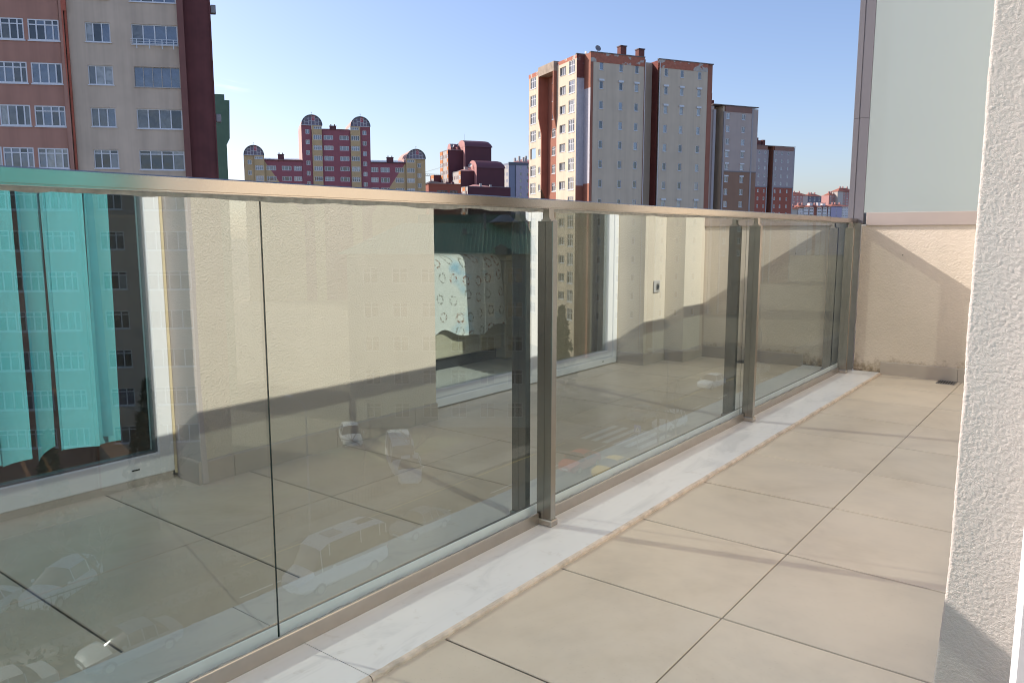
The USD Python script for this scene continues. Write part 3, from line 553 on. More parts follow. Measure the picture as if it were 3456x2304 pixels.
# green stepped gable peeping out behind it
GB = thing('apartment_block', 'narrow dark green stepped gable behind the red edge of the nearest block', 'apartment block', (*spot((-52.46, 30.26), 43, 3), G0), 90-43., 'towers around the balcony')
M_GREEN = plain('dark_green_render', (.06, .125, .095), rough=.85, var=.1, vs=.6)
SKEW['apartment_block_001'] = .26
MB().prism([(x+.26*34, z) for x, z in [(-16., 0), (-5.30, 0), (-5.16, zl(10.9)), (-4.80, zl(11.6)), (-4.65, zl(15.77)), (-5.18, zl(15.77)), (-5.18, zl(16.4)), (-16., zl(16.4))]], 'y', 34, 44).build('gable_wall', M_GREEN, GB)

# --- domed complex in the middle ---------------------------------------------------
SKEW['apartment_block_002'] = .12
MC = thing('apartment_block', 'maroon and ochre apartment complex with four glazed round gables', 'apartment block', (-176.89, 144.3, G0), 90-41., 'towers around the balcony')
M_MAR = plain('maroon_render', (.26, .085, .10), rough=.85, var=.06, vs=.4, streak=.08)
M_OCH = plain('ochre_render', (.46, .33, .175), rough=.85, var=.08, vs=.5, streak=.1)
M_PINK = plain('pink_render', (.52, .30, .25), rough=.85, var=.06, vs=.5)
M_ROOF = plain('grey_sheet_roof', (.42, .43, .46), rough=.35, metal=.5, var=.06, vs=2.)
M_DKROOF = plain('dark_eaves', (.08, .045, .05), rough=.7)
def diag(name, s_, z_, k, left):
    c1, c2 = (.46, .33, .175), (.26, .085, .10)
    return usdkit.material(stage, LK+name, {'t': ('texture_coordinate', {}), 'x': ('separate_xyz', {}), 'a': ('math', {'math_type': 'multiply_add', 'value2': k, 'value3': -k*s_-z_}), 'b': ('math', {'math_type': 'add'}), 'c': ('math', {'math_type': 'greater_than', 'value2': 0.}),
        'm': ('mix', {'color1': c1, 'color2': c2}), 'p': ('principled_bsdf', {'roughness': .85})}, [('t.object', 'x.vector'), ('x.x', 'a.value1'), ('a.value', 'b.value1'), ('x.z', 'b.value2'), ('b.value', 'c.value1'), ('c.value', 'm.fac'), ('m.color', 'p.base_color')], surface='p.BSDF')
M_DL, M_DR = diag('wing_paint_left', -14.66, zl(20.4), 1.50, 1), diag('wing_paint_right', 23.66, zl(20.77), -1.49, 0)
ZB = zl(4.)          # lower than this nothing of the complex shows above the handrail, so windows stop here
DEP = 14.
lv = [28.27-2.85*k for k in range(0, 9)]
def block(mat, s0, s1, top, wins, d=0., dep=.18, name='wall'):
    ops = [(a, b, zl(z-hh), zl(z)) for a, b, z, hh in wins]
    wall_mesh(MB(), (0, d, 0), U, N, s0, s1, 0, zl(top), ops, dep).build(name, mat, MC)
    for o in ops:
        w_ = o[1]-o[0]
        window(MC, (0, d, 0), U, N, o, .1, PANES[RNG.choice([1, 2, 3, 4])], M_WHITEF, (.5,) if w_ < 1.3 else (.25, .5, .75) if w_ < 2.45 else (.27, .73), .72 if 1.3 < w_ < 2.45 and RNG.random() < .4 else None, w=.1, sill=0)
# towers
def stack(x0, x1, z0, n, hh): return [(x0, x1, z0-2.85*k, hh) for k in range(n)]
block(M_MAR, -4.75, -1.96, 30.87, stack(-3.65, -2.6, 29.77, 6, 1.2), d=.35)
block(M_OCH, -1.96, .77, 30.87, [(-1.4, .72, 30.57, .72)]+stack(-1.6, .7, 28.28, 6, 1.3), d=0)
block(M_MAR, .77, 8.59, 29.85, stack(1.28, 3.83, 28.27, 6, 1.22)+stack(5.59, 8.13, 28.25, 6, 1.22), d=.3)
block(M_OCH, 8.59, 11.3, 30.87, [(8.8, 10.9, 30.57, .72)]+stack(8.75, 11.05, 28.28, 6, 1.3), d=0)
block(M_MAR, 11.3, 14.1, 30.87, stack(12.0, 13.05, 29.75, 6, 1.2), d=.35)
MB().box(-4.6, 14.0, .7, DEP, 0, zl(29.8)).build('building_core', M_MAR, MC)
# wings
block(M_DL, -15.0, -4.75, 21.2, stack(-14.46, -11.9, 19.69, 4, 1.26)+stack(-10.34, -7.81, 19.67, 4, 1.2)+stack(-7.12, -4.98, 19.7, 4, 1.28), d=.5)
block(M_DR, 14.1, 24.0, 21.0, stack(14.1, 16.16, 19.73, 4, 1.38)+stack(16.86, 19.35, 19.7, 4, 1.36)+stack(21.01, 23.46, 19.68, 4, 1.3), d=.5)
MB().box(-15.2, -4.8, .9, DEP, 0, zl(21.1)).box(14.2, 24.2, .9, DEP, 0, zl(20.9)).build('building_core', M_MAR, MC)
# ends
block(M_OCH, -20.4, -17.63, 22.41, stack(-19.38, -18.37, 21.14, 4, 1.2), d=.4)
block(M_OCH, -17.63, -15.0, 22.41, [(-17.5, -15.25, 22.1, .75)]+stack(-17.41, -15.27, 19.7, 4, 1.32), d=0)
block(M_OCH, 24.0, 26.85, 22.25, [(24.3, 26.4, 21.95, .75)]+stack(24.26, 26.42, 19.62, 4, 1.26), d=0)
block(M_OCH, 26.85, 29.6, 22.25, stack(27.33, 28.38, 21.05, 4, 1.2), d=.4)
MB().box(-20.3, -15.1, .8, DEP, 0, zl(22.3)).box(24.1, 29.5, .8, DEP, 0, zl(22.2)).build('building_core', M_PINK, MC)
MB().box(-20.41, -20.3, .4, DEP, 0, zl(22.3)).box(-4.76, -4.61, .36, DEP, zl(21.), zl(30.8)).build('side_wall', M_PINK, MC)
def dome_roof(s0, s1, zb, dep):
    """round gable: vault running back, glazed front with white bars, one red pane with crescent and star"""
    r, c = (s1-s0)/2, (s0+s1)/2; th = np.linspace(0, PI, 29); z0 = zl(zb)
    ring = lambda q, y: np.stack([c-q*np.cos(th), 0*th+y, z0+q*np.sin(th)], 1)
    k = len(th); V = np.vstack([ring(r, -.25), ring(r, dep), ring(r-.14, -.25), ring(r-.14, .35)])
    F = [[i, i+1, k+i+1, k+i] for i in range(k-1)]
    v = MB().add(V, F).build('vault', M_PINK, MC, smooth=True)
    MB().add(V, [[i, 2*k+i, 2*k+i+1, i+1] for i in range(k-1)]+[[2*k+i, 3*k+i, 3*k+i+1, 2*k+i+1] for i in range(k-1)]).build('rim', plain('dark_green_trim', (.03, .06, .06), rough=.5), v)
    rr = r-.14; n = 6; wd = 2*rr/n; bars = MB()
    top = lambda x: math.sqrt(max(rr*rr-(x-c)**2, .0001))
    ms = plain('violet_pane', (.13, .10, .14), rough=.12, var=.15, vs=.8); mr = plain('red_pane', (.36, .07, .10), rough=.3)
    bars.box(c-rr, c+rr, .12, .2, z0-.05, z0+.07)
    for i in range(n+1):
        x = c-rr+i*wd
        if 0 < i < n: bars.box(x-.045, x+.045, .12, .2, z0+.07, z0+top(x))
    cell = {0: (.55,), 1: (.36, .72), 2: (.5,), 3: (.47,), 4: (.33, .67), 5: (.5,)}
    for i in range(n):
        x0, x1 = c-rr+i*wd, c-rr+(i+1)*wd; hs = [0.]+[q*rr*(.94 if 0 < i < 5 else .8) for q in cell[i]]+[rr*1.01]
        for a, b in zip(hs[:-1], hs[1:]):
            xs = np.linspace(x0+.03, x1-.03, 5); up = [min(b, top(x)) for x in xs]
            if max(up) <= a: continue
            up = [max(u_, a) for u_ in up]
            mid = z0+a
            pv = [(x, .21, z0+a) for x in xs]+[(x, .21, z0+u_) for x, u_ in zip(xs, up)]
            red = i == 3 and a > 0
            pp = MB().add(pv, [[j, j+1, 5+j+1, 5+j] for j in range(4)]).build('gable_pane', mr if red else ms, v)
            if a > 0: bars.box(x0+.03, x1-.03, .12, .2, mid-.04, mid+.04)
            if red:
                em = MB(); cx, cz = (x0+x1)/2, z0+a+.62*(min(b, top((x0+x1)/2))-a)
                t1 = np.linspace(.75, 2*PI-.75, 15)
                o_ = np.stack([cx-.0+.24*np.cos(t1+PI/2*3), 0*t1+.195, cz+.24*np.sin(t1+PI/2*3)], 1); i_ = np.stack([cx+.18*np.cos(t1+PI/2*3), 0*t1+.195, cz-.05+.19*np.sin(t1+PI/2*3)], 1)
                em.add(np.vstack([o_, i_]), [[j, j+1, 15+j+1, 15+j] for j in range(14)])
                tt = PI/2+np.arange(10)*PI/5; q = np.where(np.arange(10) % 2 == 0, .10, .042)
                em.add(np.vstack([[(cx, .195, cz-.36)], np.stack([cx+q*np.cos(tt), 0*tt+.195, cz-.36+q*np.sin(tt)], 1)]), [[0, 1+j, 1+(j+1) % 10] for j in range(10)])
                em.build('crescent_emblem', M_WHITEF, v)
    bars.build('glazing_bars', M_WHITEF, v)
    MB().tube([(c, .0, z0+r-.05), (c, .0, z0+r+.55)], [.03, .03], 6).box(c-.12, c+.12, -.08, .08, z0+r+.5, z0+r+.62).build('lightning_rod', M_GREYPAINT, v)
dome_roof(-20.42, -14.95, 22.41, DEP); dome_roof(-4.78, .98, 30.87, DEP); dome_roof(8.62, 14.17, 30.85, DEP); dome_roof(24.1, 29.65, 22.25, DEP)
def eaves(s0, s1, zw, zr):
    MB().add([(s0, .1, zl(zw)), (s1, .1, zl(zw)), (s1, .1, zl(zw)+.08), (s0, .1, zl(zw)+.08), (s0, 3.4, zl(zw+.55)), (s1, 3.4, zl(zw+.55))], [[0, 1, 2, 3], [3, 2, 5, 4]]).build('dark_roof_edge', M_DKROOF, MC)
    rb = MB(); n = int((s1-s0)/.35)
    for i in range(n):
        a = s0+(s1-s0)*i/n; b = s0+(s1-s0)*(i+.8)/n
        rb.add([(a, 3.41, zl(zw+.552)), (b, 3.41, zl(zw+.552)), (b, 7., zl(zr)), (a, 7., zl(zr))], [[0, 1, 2, 3]])
    rb.box(s0, s1, 3.45, 6.9, zl(zw+.1), zl(zw+.50)).build('sheet_roof', M_ROOF, MC)
eaves(-15., -4.8, 21.2, 22.35); eaves(.98, 8.6, 29.87, 30.75); eaves(14.15, 24.1, 21., 22.3)
for a, b, z, h in ((-11.2, -9.6, 21.5, 1.4), (3.2, 4.9, 30., 1.05), (19.0, 20.8, 21.3, 1.35)):
    ch = MB().box(a, b, 2.2, 3.3, zl(z), zl(z+h)).build('chimney', plain('maroon_brick', (.13, .05, .055), rough=.9, var=.15, vs=3.), MC)
    MB().box(a-.12, b+.12, 2.05, 3.45, zl(z+h)+.001, zl(z+h)+.12).build('chimney_cap', M_DKROOF, ch)
    for q in (.2, .8): MB().tube([(a+(b-a)*q, 2.7, zl(z+h)+.1), (a+(b-a)*q, 2.7, zl(z+h)+.55)], [.12, .16], 8).build('chimney_pot', M_DKROOF, ch)

# --- weathered orange and beige tower on the right -----------------------------------
TW = thing('apartment_block', 'weathered orange and beige apartment tower with peeling paint, tallest in the right half', 'apartment block', (-60.9, 101.03, G0), 90-29.1, 'towers around the balcony')
def peel(name, base, under, thr, sc=.55):
    b, u_ = np.array(base), np.array(under)
    return usdkit.material(stage, LK+name, {'t': ('texture_coordinate', {}), 'mp': ('mapping', {'scale': (1., 1., 1.3)}), 'n': ('noise_texture', {'scale': sc, 'detail': 7., 'roughness': .55}), 'r': ('rgb_ramp', {'ramp': [(thr, tuple(b)), (thr+.02, tuple(u_))]}),
        'n2': ('noise_texture', {'scale': 2.2, 'detail': 5.}), 'r2': ('rgb_ramp', {'ramp': [(.3, (.8, .8, .8)), (.6, (1, 1, 1))]}), 'm': ('mix', {'mix_type': 'multiply', 'fac': 1.}), 'p': ('principled_bsdf', {'roughness': .85})},
        [('t.object', 'mp.vector'), ('mp.vector', 'n.vector'), ('t.object', 'n2.vector'), ('n.fac', 'r.fac'), ('n2.fac', 'r2.fac'), ('r.color', 'm.color1'), ('r2.color', 'm.color2'), ('m.color', 'p.base_color')], surface='p.BSDF')
M_ORP = peel('peeling_orange', (.41, .135, .08), (.46, .40, .345), .55)
M_OR = plain('orange_render', (.33, .125, .078), rough=.85, var=.10, vs=.6, streak=.14)
M_TAN = plain('tan_render', (.57, .455, .335), rough=.88, var=.06, vs=.35, streak=.10)
M_CRM = plain('cream_render', (.64, .52, .39), rough=.88, var=.06, vs=.5, streak=.12)
M_GRP = plain('dirty_parapet', (.33, .26, .20), rough=.9, var=.3, vs=1.1)
M_PATCH = plain('bare_white_patch', (.52, .49, .52), rough=.9, var=.10, vs=3., streak=.2)
TT = zl(27.15)
tz = [23.3-2.90+2.90*1-2.85*0]
tlv = [26.05-.0-2.85*k for k in range(0, 14)]
# right faces: two panels with small windows, a deep slot between
def tower_face(parent, s0, s1, xs, top, bandz, shut, d=0., mat=None, wcol=None, zs=None, ww=.64, wh=1.15, paneset=None):
    ops = [(x, x+ww, zl(z-wh), zl(z)) for z in zs for x in xs]
    wall_mesh(MB(), (0, d, 0), U, N, s0, s1, 0, bandz, ops, .16).build('panel_wall', mat, parent)
    for i, o in enumerate(ops):
        sh = (i//len(xs), i % len(xs)) in shut
        w = window(parent, (0, d, 0), U, N, o, .1, PANES[2] if sh and RNG.random() < .5 else pane(), M_WHITEF, (), None, w=.08, sill=.04)
        if sh: MB().obox((0, d, 0), U, N, o[0]-.12, o[1]+.12, -.14, .05, o[3]-.02, o[3]+.26).build('shutter_box', M_WHITEF, w)
zr = [25.75-.03]+[23.25-2.85*k for k in range(0, 13)]
zr = [20.40+2.85*2-.2]+[20.40+2.85*1, 20.40]+[20.40-2.85*k for k in range(1, 12)]
tower_face(TW, .0, 8.75, (1.05, 4.40, 7.13), TT, zl(25.84), {(1, 0), (1, 1), (1, 2)}, mat=M_TAN, zs=zr)
tower_face(TW, 11.45, 20.42, (12.41, 15.32, 18.58), TT, zl(25.95), {(1, 0), (1, 1), (1, 2), (2, 0), (2, 1), (2, 2), (7, 0), (7, 1), (7, 2)}, mat=M_TAN, zs=zr)
MB().box(-.45, 8.8, -.03, .3, zl(25.84)+.001, TT).box(11.35, 20.43, -.03, .3, zl(25.95)+.001, TT).build('peeling_parapet', M_ORP, TW)
MB().box(-.5, 8.85, -.08, .4, TT+.001, TT+.14).box(11.3, 21.5, -.08, .4, TT+.001, TT+.14).box(-1.8, .0, 1.85, 2.2, TT+.001, TT+.14).build('coping', plain('dark_coping', (.16, .13, .12), rough=.9, var=.2, vs=2.), TW)
MB().box(-.45, .0-.002, .02, .3, 0, zl(25.84)).build('orange_corner', M_OR, TW)
MB().box(8.76, 9.0, -.02, .45, 0, TT-.3).box(20.43, 21.45, .15, .5, 0, TT).build('orange_corner', M_OR, TW)
MB().tube([(8.86, -.1, 0), (8.86, -.1, TT-.2)], [.05, .05], 6).build('drain_pipe', M_WHITEF, TW); MB().tube([(11.5, -.1, 0), (11.5, -.1, TT-.4)], [.05, .05], 6).build('drain_pipe', M_WHITEF, TW)
MB().box(8.99, 11.46, 9.6, 10., 0, TT-.1).box(8.80, 8.99, .46, 9.6, 0, TT-.05).box(11.46, 11.55, .4, 9.6, 0, TT-.05).build('slot_wall', plain('slot_render', (.20, .055, .04), rough=.9, var=.2, vs=.8), TW)
# recessed facet with a bare patch, left facing step
for (z0, z1, mt, nm) in ((0, zl(8.15), M_OR, 'orange_facet'), (zl(8.15), zl(23.8), M_PATCH, 'bare_facet'), (zl(23.8), TT, peel('peeling_dark', (.20, .06, .045), (.25, .20, .18), .60, .9), 'peeling_facet')):
    MB().box(-1.74, -.46, 1.9, 2.3, z0+.001, z1).build(nm, mt, TW)
for (z0, z1, mt, nm) in ((0, zl(8.4), M_OR, 'orange_step'), (zl(8.4), zl(22.2), M_PATCH, 'bare_step'), (zl(22.2), TT-.0, M_OR, 'orange_step')):
    MB().box(-.459, -.452, .0, 1.899, z0+.001, z1).build(nm, mt, TW)
# left face, sunlit: u runs back along +y
UL, NL = np.array([0, 1., 0]), np.array([-1., 0, 0]); OL = np.array([-1.75, 1.9, 0])
zt = [26.1-2.85*k for k in range(0, 14)]
opsA = []   # bay window column next to the corner, small window column
for z in zt: opsA += [(.55, 2.45, zl(z-1.40), zl(z+.45)), (3.45, 5.45, zl(z-1.22), zl(z+.02))]
wall_mesh(MB(), OL, UL, NL, 0, 6.5, 0, zl(26.6), opsA, .3).build('cream_wall', M_CRM, TW)
for i, o in enumerate(opsA):
    if i % 2 == 0: window(TW, OL, UL, NL, o, .12, PANES[3] if i in (2, 8) else PANES[2] if RNG.random() < .6 else pane(), M_WHITEF, (.33, .66), .62, w=.1, sill=.12, lites=True)
    else: window(TW, OL, UL, NL, o, .22, pane(), M_WHITEF, (.34, .67), None, w=.09, sill=.05, lites=True)
MB().obox(OL, UL, NL, 0, 6.5, .0, .4, zl(26.6)+.001, TT).build('orange_parapet', M_ORP, TW)
opsB = []
for z in zt: opsB += [(14.05, 16.25, zl(z-1.40), zl(z+.35)), (12.3, 13.1, zl(z-1.05), zl(z+.0))]
wall_mesh(MB(), OL, UL, NL, 12.12, 16.7, 0, zl(26.5), opsB, .3).build('cream_wall', M_CRM, TW)
for i, o in enumerate(opsB):
    if i == 8: continue
    window(TW, OL, UL, NL, o, .14, PANES[0] if i == 10 else PANES[1] if i % 2 == 0 else pane(), M_WHITEF, (.33, .66) if i % 2 == 0 else (.5,), .68 if i % 2 == 0 else None, w=.1, sill=.1, lites=True)
MB().obox(OL, UL, NL, 12.12, 16.95, .0, .4, zl(26.5)+.001, TT).obox(OL, UL, NL, 16.72, 16.95, .05, .5, 0, zl(26.5)).build('orange_parapet', M_ORP, TW)
# orange loggia between two leaning fins
opsC = [(8.45, 10.3, zl(z-1.25), zl(z+.15)) for z in zt]
wall_mesh(MB(), OL+np.array([1.1, 0, 0]), UL, NL, 6.6, 12.1, 0, TT-1.2, opsC, .2).build('orange_wall', M_OR, TW)
for o in opsC: window(TW, OL+np.array([1.1, 0, 0]), UL, NL, o, .1, pane(), M_WHITEF, (.33, .66), .7, w=.09, sill=.08, lites=True)
prof = [(0, 1.2), (zl(5.5), 1.2), (zl(8.5), .0), (zl(17), .0), (zl(19.5), -.55), (TT-.6, -.55)]
for s0, s1 in ((6.51, 6.8), (11.9, 12.11)):
    fb = MB()
    for (za, da), (zb, db) in zip(prof[:-1], prof[1:]):
        A = lambda s, d, z: OL+UL*s-NL*d+Z3*z
        fb.add([A(s0, da, za), A(s1, da, za), A(s1, 1.15, za), A(s0, 1.15, za), A(s0, db, zb), A(s1, db, zb), A(s1, 1.15, zb), A(s0, 1.15, zb)], [[0, 1, 5, 4], [1, 2, 6, 5], [2, 3, 7, 6], [3, 0, 4, 7]])
    fb.build('orange_fin', M_OR, TW)
MB().obox(OL, UL, NL, 6.5, 12.13, -.56, 1.3, TT-1.19, TT+.25).build('loggia_head', M_GRP, TW)
MB().obox(OL, UL, NL, .1, 16.6, 1.4, 20., 0, TT-.15).build('building_core', M_TAN, TW)
MB().box(.3, 20.9, 3., 3.1, zl(20), TT-.06).box(-.40, 8.7, .35, 3.1, zl(20), TT-.06).box(11.6, 20.3, .55, 4., zl(20), TT-.06).box(.5, 8.79, 5.1, 17., 0, TT-.05).box(11.6, 20.3, 5.1, 17., 0, TT-.05).build('roof_slab', M_GRP, TW)
for a in (5.29, 8.48):
    c_ = MB().box(a, a+1.0, 1.2, 2.2, TT-.05, zl(28.75 if a < 6 else 28.6)).build('chimney', plain('dark_red_brick', (.14, .045, .035), rough=.9, var=.2, vs=3.), TW)
    MB().box(a-.08, a+1.08, 1.12, 2.28, zl(28.75 if a < 6 else 28.6)+.001, zl(28.75 if a < 6 else 28.6)+.15).build('chimney_cap', M_DKROOF, c_)
MB().add([(.9, 3., TT), (3.8, 3., TT), (3.5, 3.2, TT+.55), (1.9, 3.2, TT+.75), (3.8, 6., TT), (.9, 6, TT)], [[0, 1, 2, 3], [1, 4, 2, 2], [0, 3, 5, 5]]).add([(4.0, 3., TT), (8.2, 3., TT), (8.1, 3.3, TT+.65), (5., 3.3, TT+.75)], [[0, 1, 2, 3]]).box(5., 8.1, 3.31, 5., TT+.5, TT+.74).build('roof_hatch', plain('rust_sheet', (.17, .06, .05), rough=.7, var=.2, vs=2.), TW)
def dish(parent, p, r, az, mat):
    d = np.array([math.sin(az), math.cos(az), .35]); d /= np.linalg.norm(d); a = np.cross(d, Z3); a /= np.linalg.norm(a); b = np.cross(a, d)
    V = [np.array(p)]; k = 16
    for q in (.5, 1.): V += [np.array(p)+r*q*(math.cos(t)*a+math.sin(t)*b)+d*r*.28*q*q for t in np.arange(k)*2*PI/k]
    F = [[0, 1+i, 1+(i+1) % k, 0] for i in range(k)]+[[1+i, 1+k+i, 1+k+(i+1) % k, 1+(i+1) % k] for i in range(k)]
    MB().add(V, F).tube([np.array(p)-Z3*r*1.7, np.array(p)-d*.05], [.04, .04], 6).tube([np.array(p)+d*.05, np.array(p)+d*r*.8], [.02, .02], 4).build('satellite_dish', mat, parent)
dish(TW, (2.15, 2.6, TT+1.25), .48, PI, M_GREYPAINT); dish(TW, (.4, 3.2, TT+.5), .35, PI/2, M_WHITEF); dish(TW, (4.35, 3.2, TT+.55), .42, PI/2, M_WHITEF)

# --- taupe and brown block behind the tower -----------------------------------------
GP = thing('apartment_block', 'taupe over brown apartment block just right of the peeling tower', 'apartment block', (-70.22, 178.16, G0), 90-28.7, 'towers around the balcony')
M_TAU = plain('taupe_render', (.42, .335, .29), rough=.88, var=.05, vs=.35, streak=.06)
M_BRN = plain('brown_render', (.27, .155, .10), rough=.88, var=.05, vs=.35, streak=.06)
M_BAND = plain('red_brown_band', (.235, .125, .095), rough=.88, var=.06, vs=.5)
M_LT = plain('pale_taupe_strip', (.33, .30, .30), rough=.88, var=.05, vs=.5)
gz = [28.45-2.85*k for k in range(12)]
ops = [(x, x+1.03, zl(z-1.35), zl(z)) for z in gz for x in (-2.29, 2.18)]
up = [o for o in ops if o[2] > zl(15.4)]; lo_ = [o for o in ops if o[2] < zl(15.4)]
wall_mesh(MB(), O, U, N, -2.6, 5.1, zl(15.45), zl(28.7), up, .2).build('taupe_wall', M_TAU, GP)
wall_mesh(MB(), O, U, N, -2.6, 5.1, 0, zl(15.25), lo_, .2).build('brown_wall', M_BRN, GP)
MB().box(-2.6, 6.9, -.08, .2, zl(15.251), zl(15.449)).build('string_course', M_GREYPAINT, GP)
MB().box(-2.6, 5.1, -.02, .3, zl(28.701), zl(30.)).build('top_band', M_BAND, GP)
for i, o in enumerate(ops):
    w = window(GP, O, U, N, o, .12, pane(), M_WHITEF, (.5,), None, w=.12, sill=.05)
    if i//2 in (3, 4, 5): MB().obox(O, U, N, o[0]-.1, o[1]+.1, -.14, .04, o[3]-.05, o[3]+.25).build('shutter_box', M_WHITEF, w)
MB().box(-3.0, -2.6, -.06, .3, 0, zl(28.7)).box(5.1, 5.5, -.06, .3, 0, zl(29.9)).box(-5.95, -5.3, -.06, .3, 0, zl(29.)).build('pale_strip', M_LT, GP)
MB().box(-3.02, -2.6, .31, 7.5, 0, zl(30.)).build('slot_side', M_CRM, GP)
MB().box(-5.6, -3.03, 7.6, 8., 0, zl(30.1)).build('slot_back', M_TAU, GP)
MB().box(5.5, 6.97, .05, .4, zl(15.45), zl(29.75)).build('taupe_wall', M_TAU, GP); MB().box(5.5, 6.97, .05, .4, 0, zl(15.25)).build('brown_wall', M_BRN, GP)
MB().box(-12., -5.6, .31, 16, 0, zl(29.8)).box(-2.6, 6.9, .45, 16., 0, zl(29.7)).build('building_core', M_TAU, GP)
MB().box(-6.1, 7.05, -.1, 8., zl(30.101), zl(30.25)).build('coping', MATS['dark_coping'], GP)
MB().box(-6.3, -5.0, 2, 3.2, zl(29.8), zl(33.)).box(-4.9, -4.4, 2, 2.8, zl(30.26), zl(31.4)).build('chimney', MATS['dark_red_brick'], GP)

# --- red and grey block with a slot, further right ---------------------------------------
HB = thing('apartment_block', 'red brown apartment block with grey top storeys, rightmost of the tall row', 'apartment block', (-102.42, 303.53, G0), 90-28.8, 'towers around the balcony')
M_HG = plain('grey_mauve_render', (.33, .28, .28), rough=.88, var=.05, vs=.3)
M_HR = plain('brick_red_render', (.29, .085, .055), rough=.88, var=.06, vs=.3)
hz = [32.0-2.85*k for k in range(10)]
ZS = 18.6
for s0, s1, xs in ((-11.5, -5.6, (-9.83, -6.95)), (-2.1, 7.3, (-1.67, 1.13, 4.35))):
    ops = [(x, x+.72, zl(z-1.15), zl(z)) for z in hz for x in xs]
    wall_mesh(MB(), O, U, N, s0, s1, zl(ZS+.15), zl(32.4), [o for o in ops if o[2] > zl(ZS)], .2).build('grey_wall', M_HG, HB)
    wall_mesh(MB(), O, U, N, s0, s1, 0, zl(ZS-.15), [o for o in ops if o[2] < zl(ZS)], .2).build('red_wall', M_HR, HB)
    MB().box(s0, s1+.5, -.06, .2, zl(ZS-.149), zl(ZS+.149)).build('string_course', M_GREYPAINT, HB)
    MB().box(s0, s1, -.02, .3, zl(32.401), zl(33.9)).build('top_band', M_BAND, HB)
    for o in ops: window(HB, O, U, N, o, .1, PANES[RNG.choice([1, 2, 3, 0])], M_WHITEF, (), None, w=.1, sill=.05)
MB().box(-5.6, -5.15, -.06, .3, 0, zl(32.4)).box(-2.55, -2.1, -.06, .3, 0, zl(32.4)).box(7.3, 7.95, .05, .4, 0, zl(33.7)).build('pale_strip', M_LT, HB)
MB().box(-2.56, -2.11, .31, 6, 0, zl(33.9)).build('slot_side', M_OR, HB)
MB().box(-11.5, -5.2, .45, 12, 0, zl(33.6)).box(-5.2, -2.56, 6., 7., 0, zl(33.)).box(-2.1, 7.9, .45, 12, 0, zl(33.6)).build('building_core', M_HG, HB)
MB().box(-11.6, 8.05, -.1, 7., zl(33.901), zl(34.1)).build('coping', MATS['dark_coping'], HB)
for a in (-10.4, -7.1): MB().box(a, a+1.2, 1.2, 2.4, zl(34.1), zl(36.9 if a < -8 else 36.2)).build('chimney', MATS['dark_red_brick'], HB)
MB().box(-9., -7.3, 1.6, 3., zl(34.1), zl(36.)).build('roof_housing', MATS['dark_red_brick'], HB)
# --- maroon blocks with barrel roofs, stepping down towards us -----------------------
MBK = thing('apartment_block', 'dark maroon apartment block with barrel roofs and orange balconies, in steps', 'apartment block', (-195.28, 218.38, G0), 90-29.5, 'towers around the balcony')
M_DM = plain('deep_maroon_render', (.085, .026, .032), rough=.85, var=.08, vs=.4)
M_BOR = plain('bright_orange_render', (.48, .18, .06), rough=.85, var=.06, vs=.5)
M_PGR = plain('pale_grey_render', (.40, .37, .34), rough=.88, var=.06, vs=.4)
M_PKL = plain('salmon_render', (.45, .22, .20), rough=.85, var=.06, vs=.6)
def left_face(parent, s, y0, y1, top, low, layout, nlev, step=2.9, z0=None):
    """sunlit face looking left at s, from y0 back to y1: orange window bays and grey stretches"""
    o = np.array([s, 0, 0])
    for a, b, kind in layout:
        zs = [(z0 if z0 else top-1.35)-step*k for k in range(nlev)]
        if kind == 'o':
            ops = [(a+.15, b-.15, zl(z-1.6), zl(z)) for z in zs]
            wall_mesh(MB(), o+np.array([-.12, 0, 0]), UL, NL, a, b, zl(low), zl(top), ops, .2).build('orange_bay', M_BOR, parent)
            for q in ops: window(parent, o+np.array([-.12, 0, 0]), UL, NL, q, .08, PANES[RNG.choice([1, 2])], M_WHITEF, (.5,), .62, w=.12, sill=0)
        else:
            n_ = max(1, int(round((b-a)/2.)))
            ops = [(a+(i+.35)*(b-a)/n_, a+(i+.35)*(b-a)/n_+.9, zl(z-1.35), zl(z-.1)) for z in zs for i in range(n_)]
            wall_mesh(MB(), o, UL, NL, a, b, zl(low), zl(top), ops, .2).build('grey_wall', M_PGR, parent)
            for q in ops: window(parent, o, UL, NL, q, .1, pane(), M_WHITEF, (.5,), None, w=.1, sill=0)
LOW = 4.
def slab(s0, s1, y0, y1, top, name='maroon_wall'):
    MB().box(s0+.002, s1, y0, y1, zl(LOW-8), zl(top)).build(name, M_DM, MBK)
    MB().box(s0-.1, s1+.1, y0-.12, y1, zl(top)+.001, zl(top)+.16).build('roof_edge', M_GREYPAINT, MBK)
def barrel(s0, s1, y0, y1, zb, zt):
    """barrel roof along s, its right end rounded off, its left end a lit tympanum"""
    c = (y0+y1)/2; r = (y1-y0)/2; th = np.linspace(0, PI, 17); xs = [(s0, 1.), (s1-1.6, 1.), (s1-.7, .93), (s1-.2, .72), (s1+.02, .45)]
    V = np.array([[(x, c-r*math.cos(t), zl(zb)+(zt-zb)*q*math.sin(t)) for t in th] for x, q in xs]).reshape(-1, 3); k = 17
    b = MB().add(V, [[i*k+j, i*k+j+1, (i+1)*k+j+1, (i+1)*k+j] for i in range(len(xs)-1) for j in range(k-1)])
    b.add(V[-k:], [[0, j, j+1, j+1] for j in range(1, k-1)]).build('barrel_roof', plain('maroon_sheet', (.10, .032, .04), rough=.5, var=.05, vs=1.), MBK, smooth=40)
    MB().add(V[:k]-np.array([.02, 0, 0]), [[0, j, j+1, j+1] for j in range(1, k-1)]).build('tympanum', M_PKL, MBK)
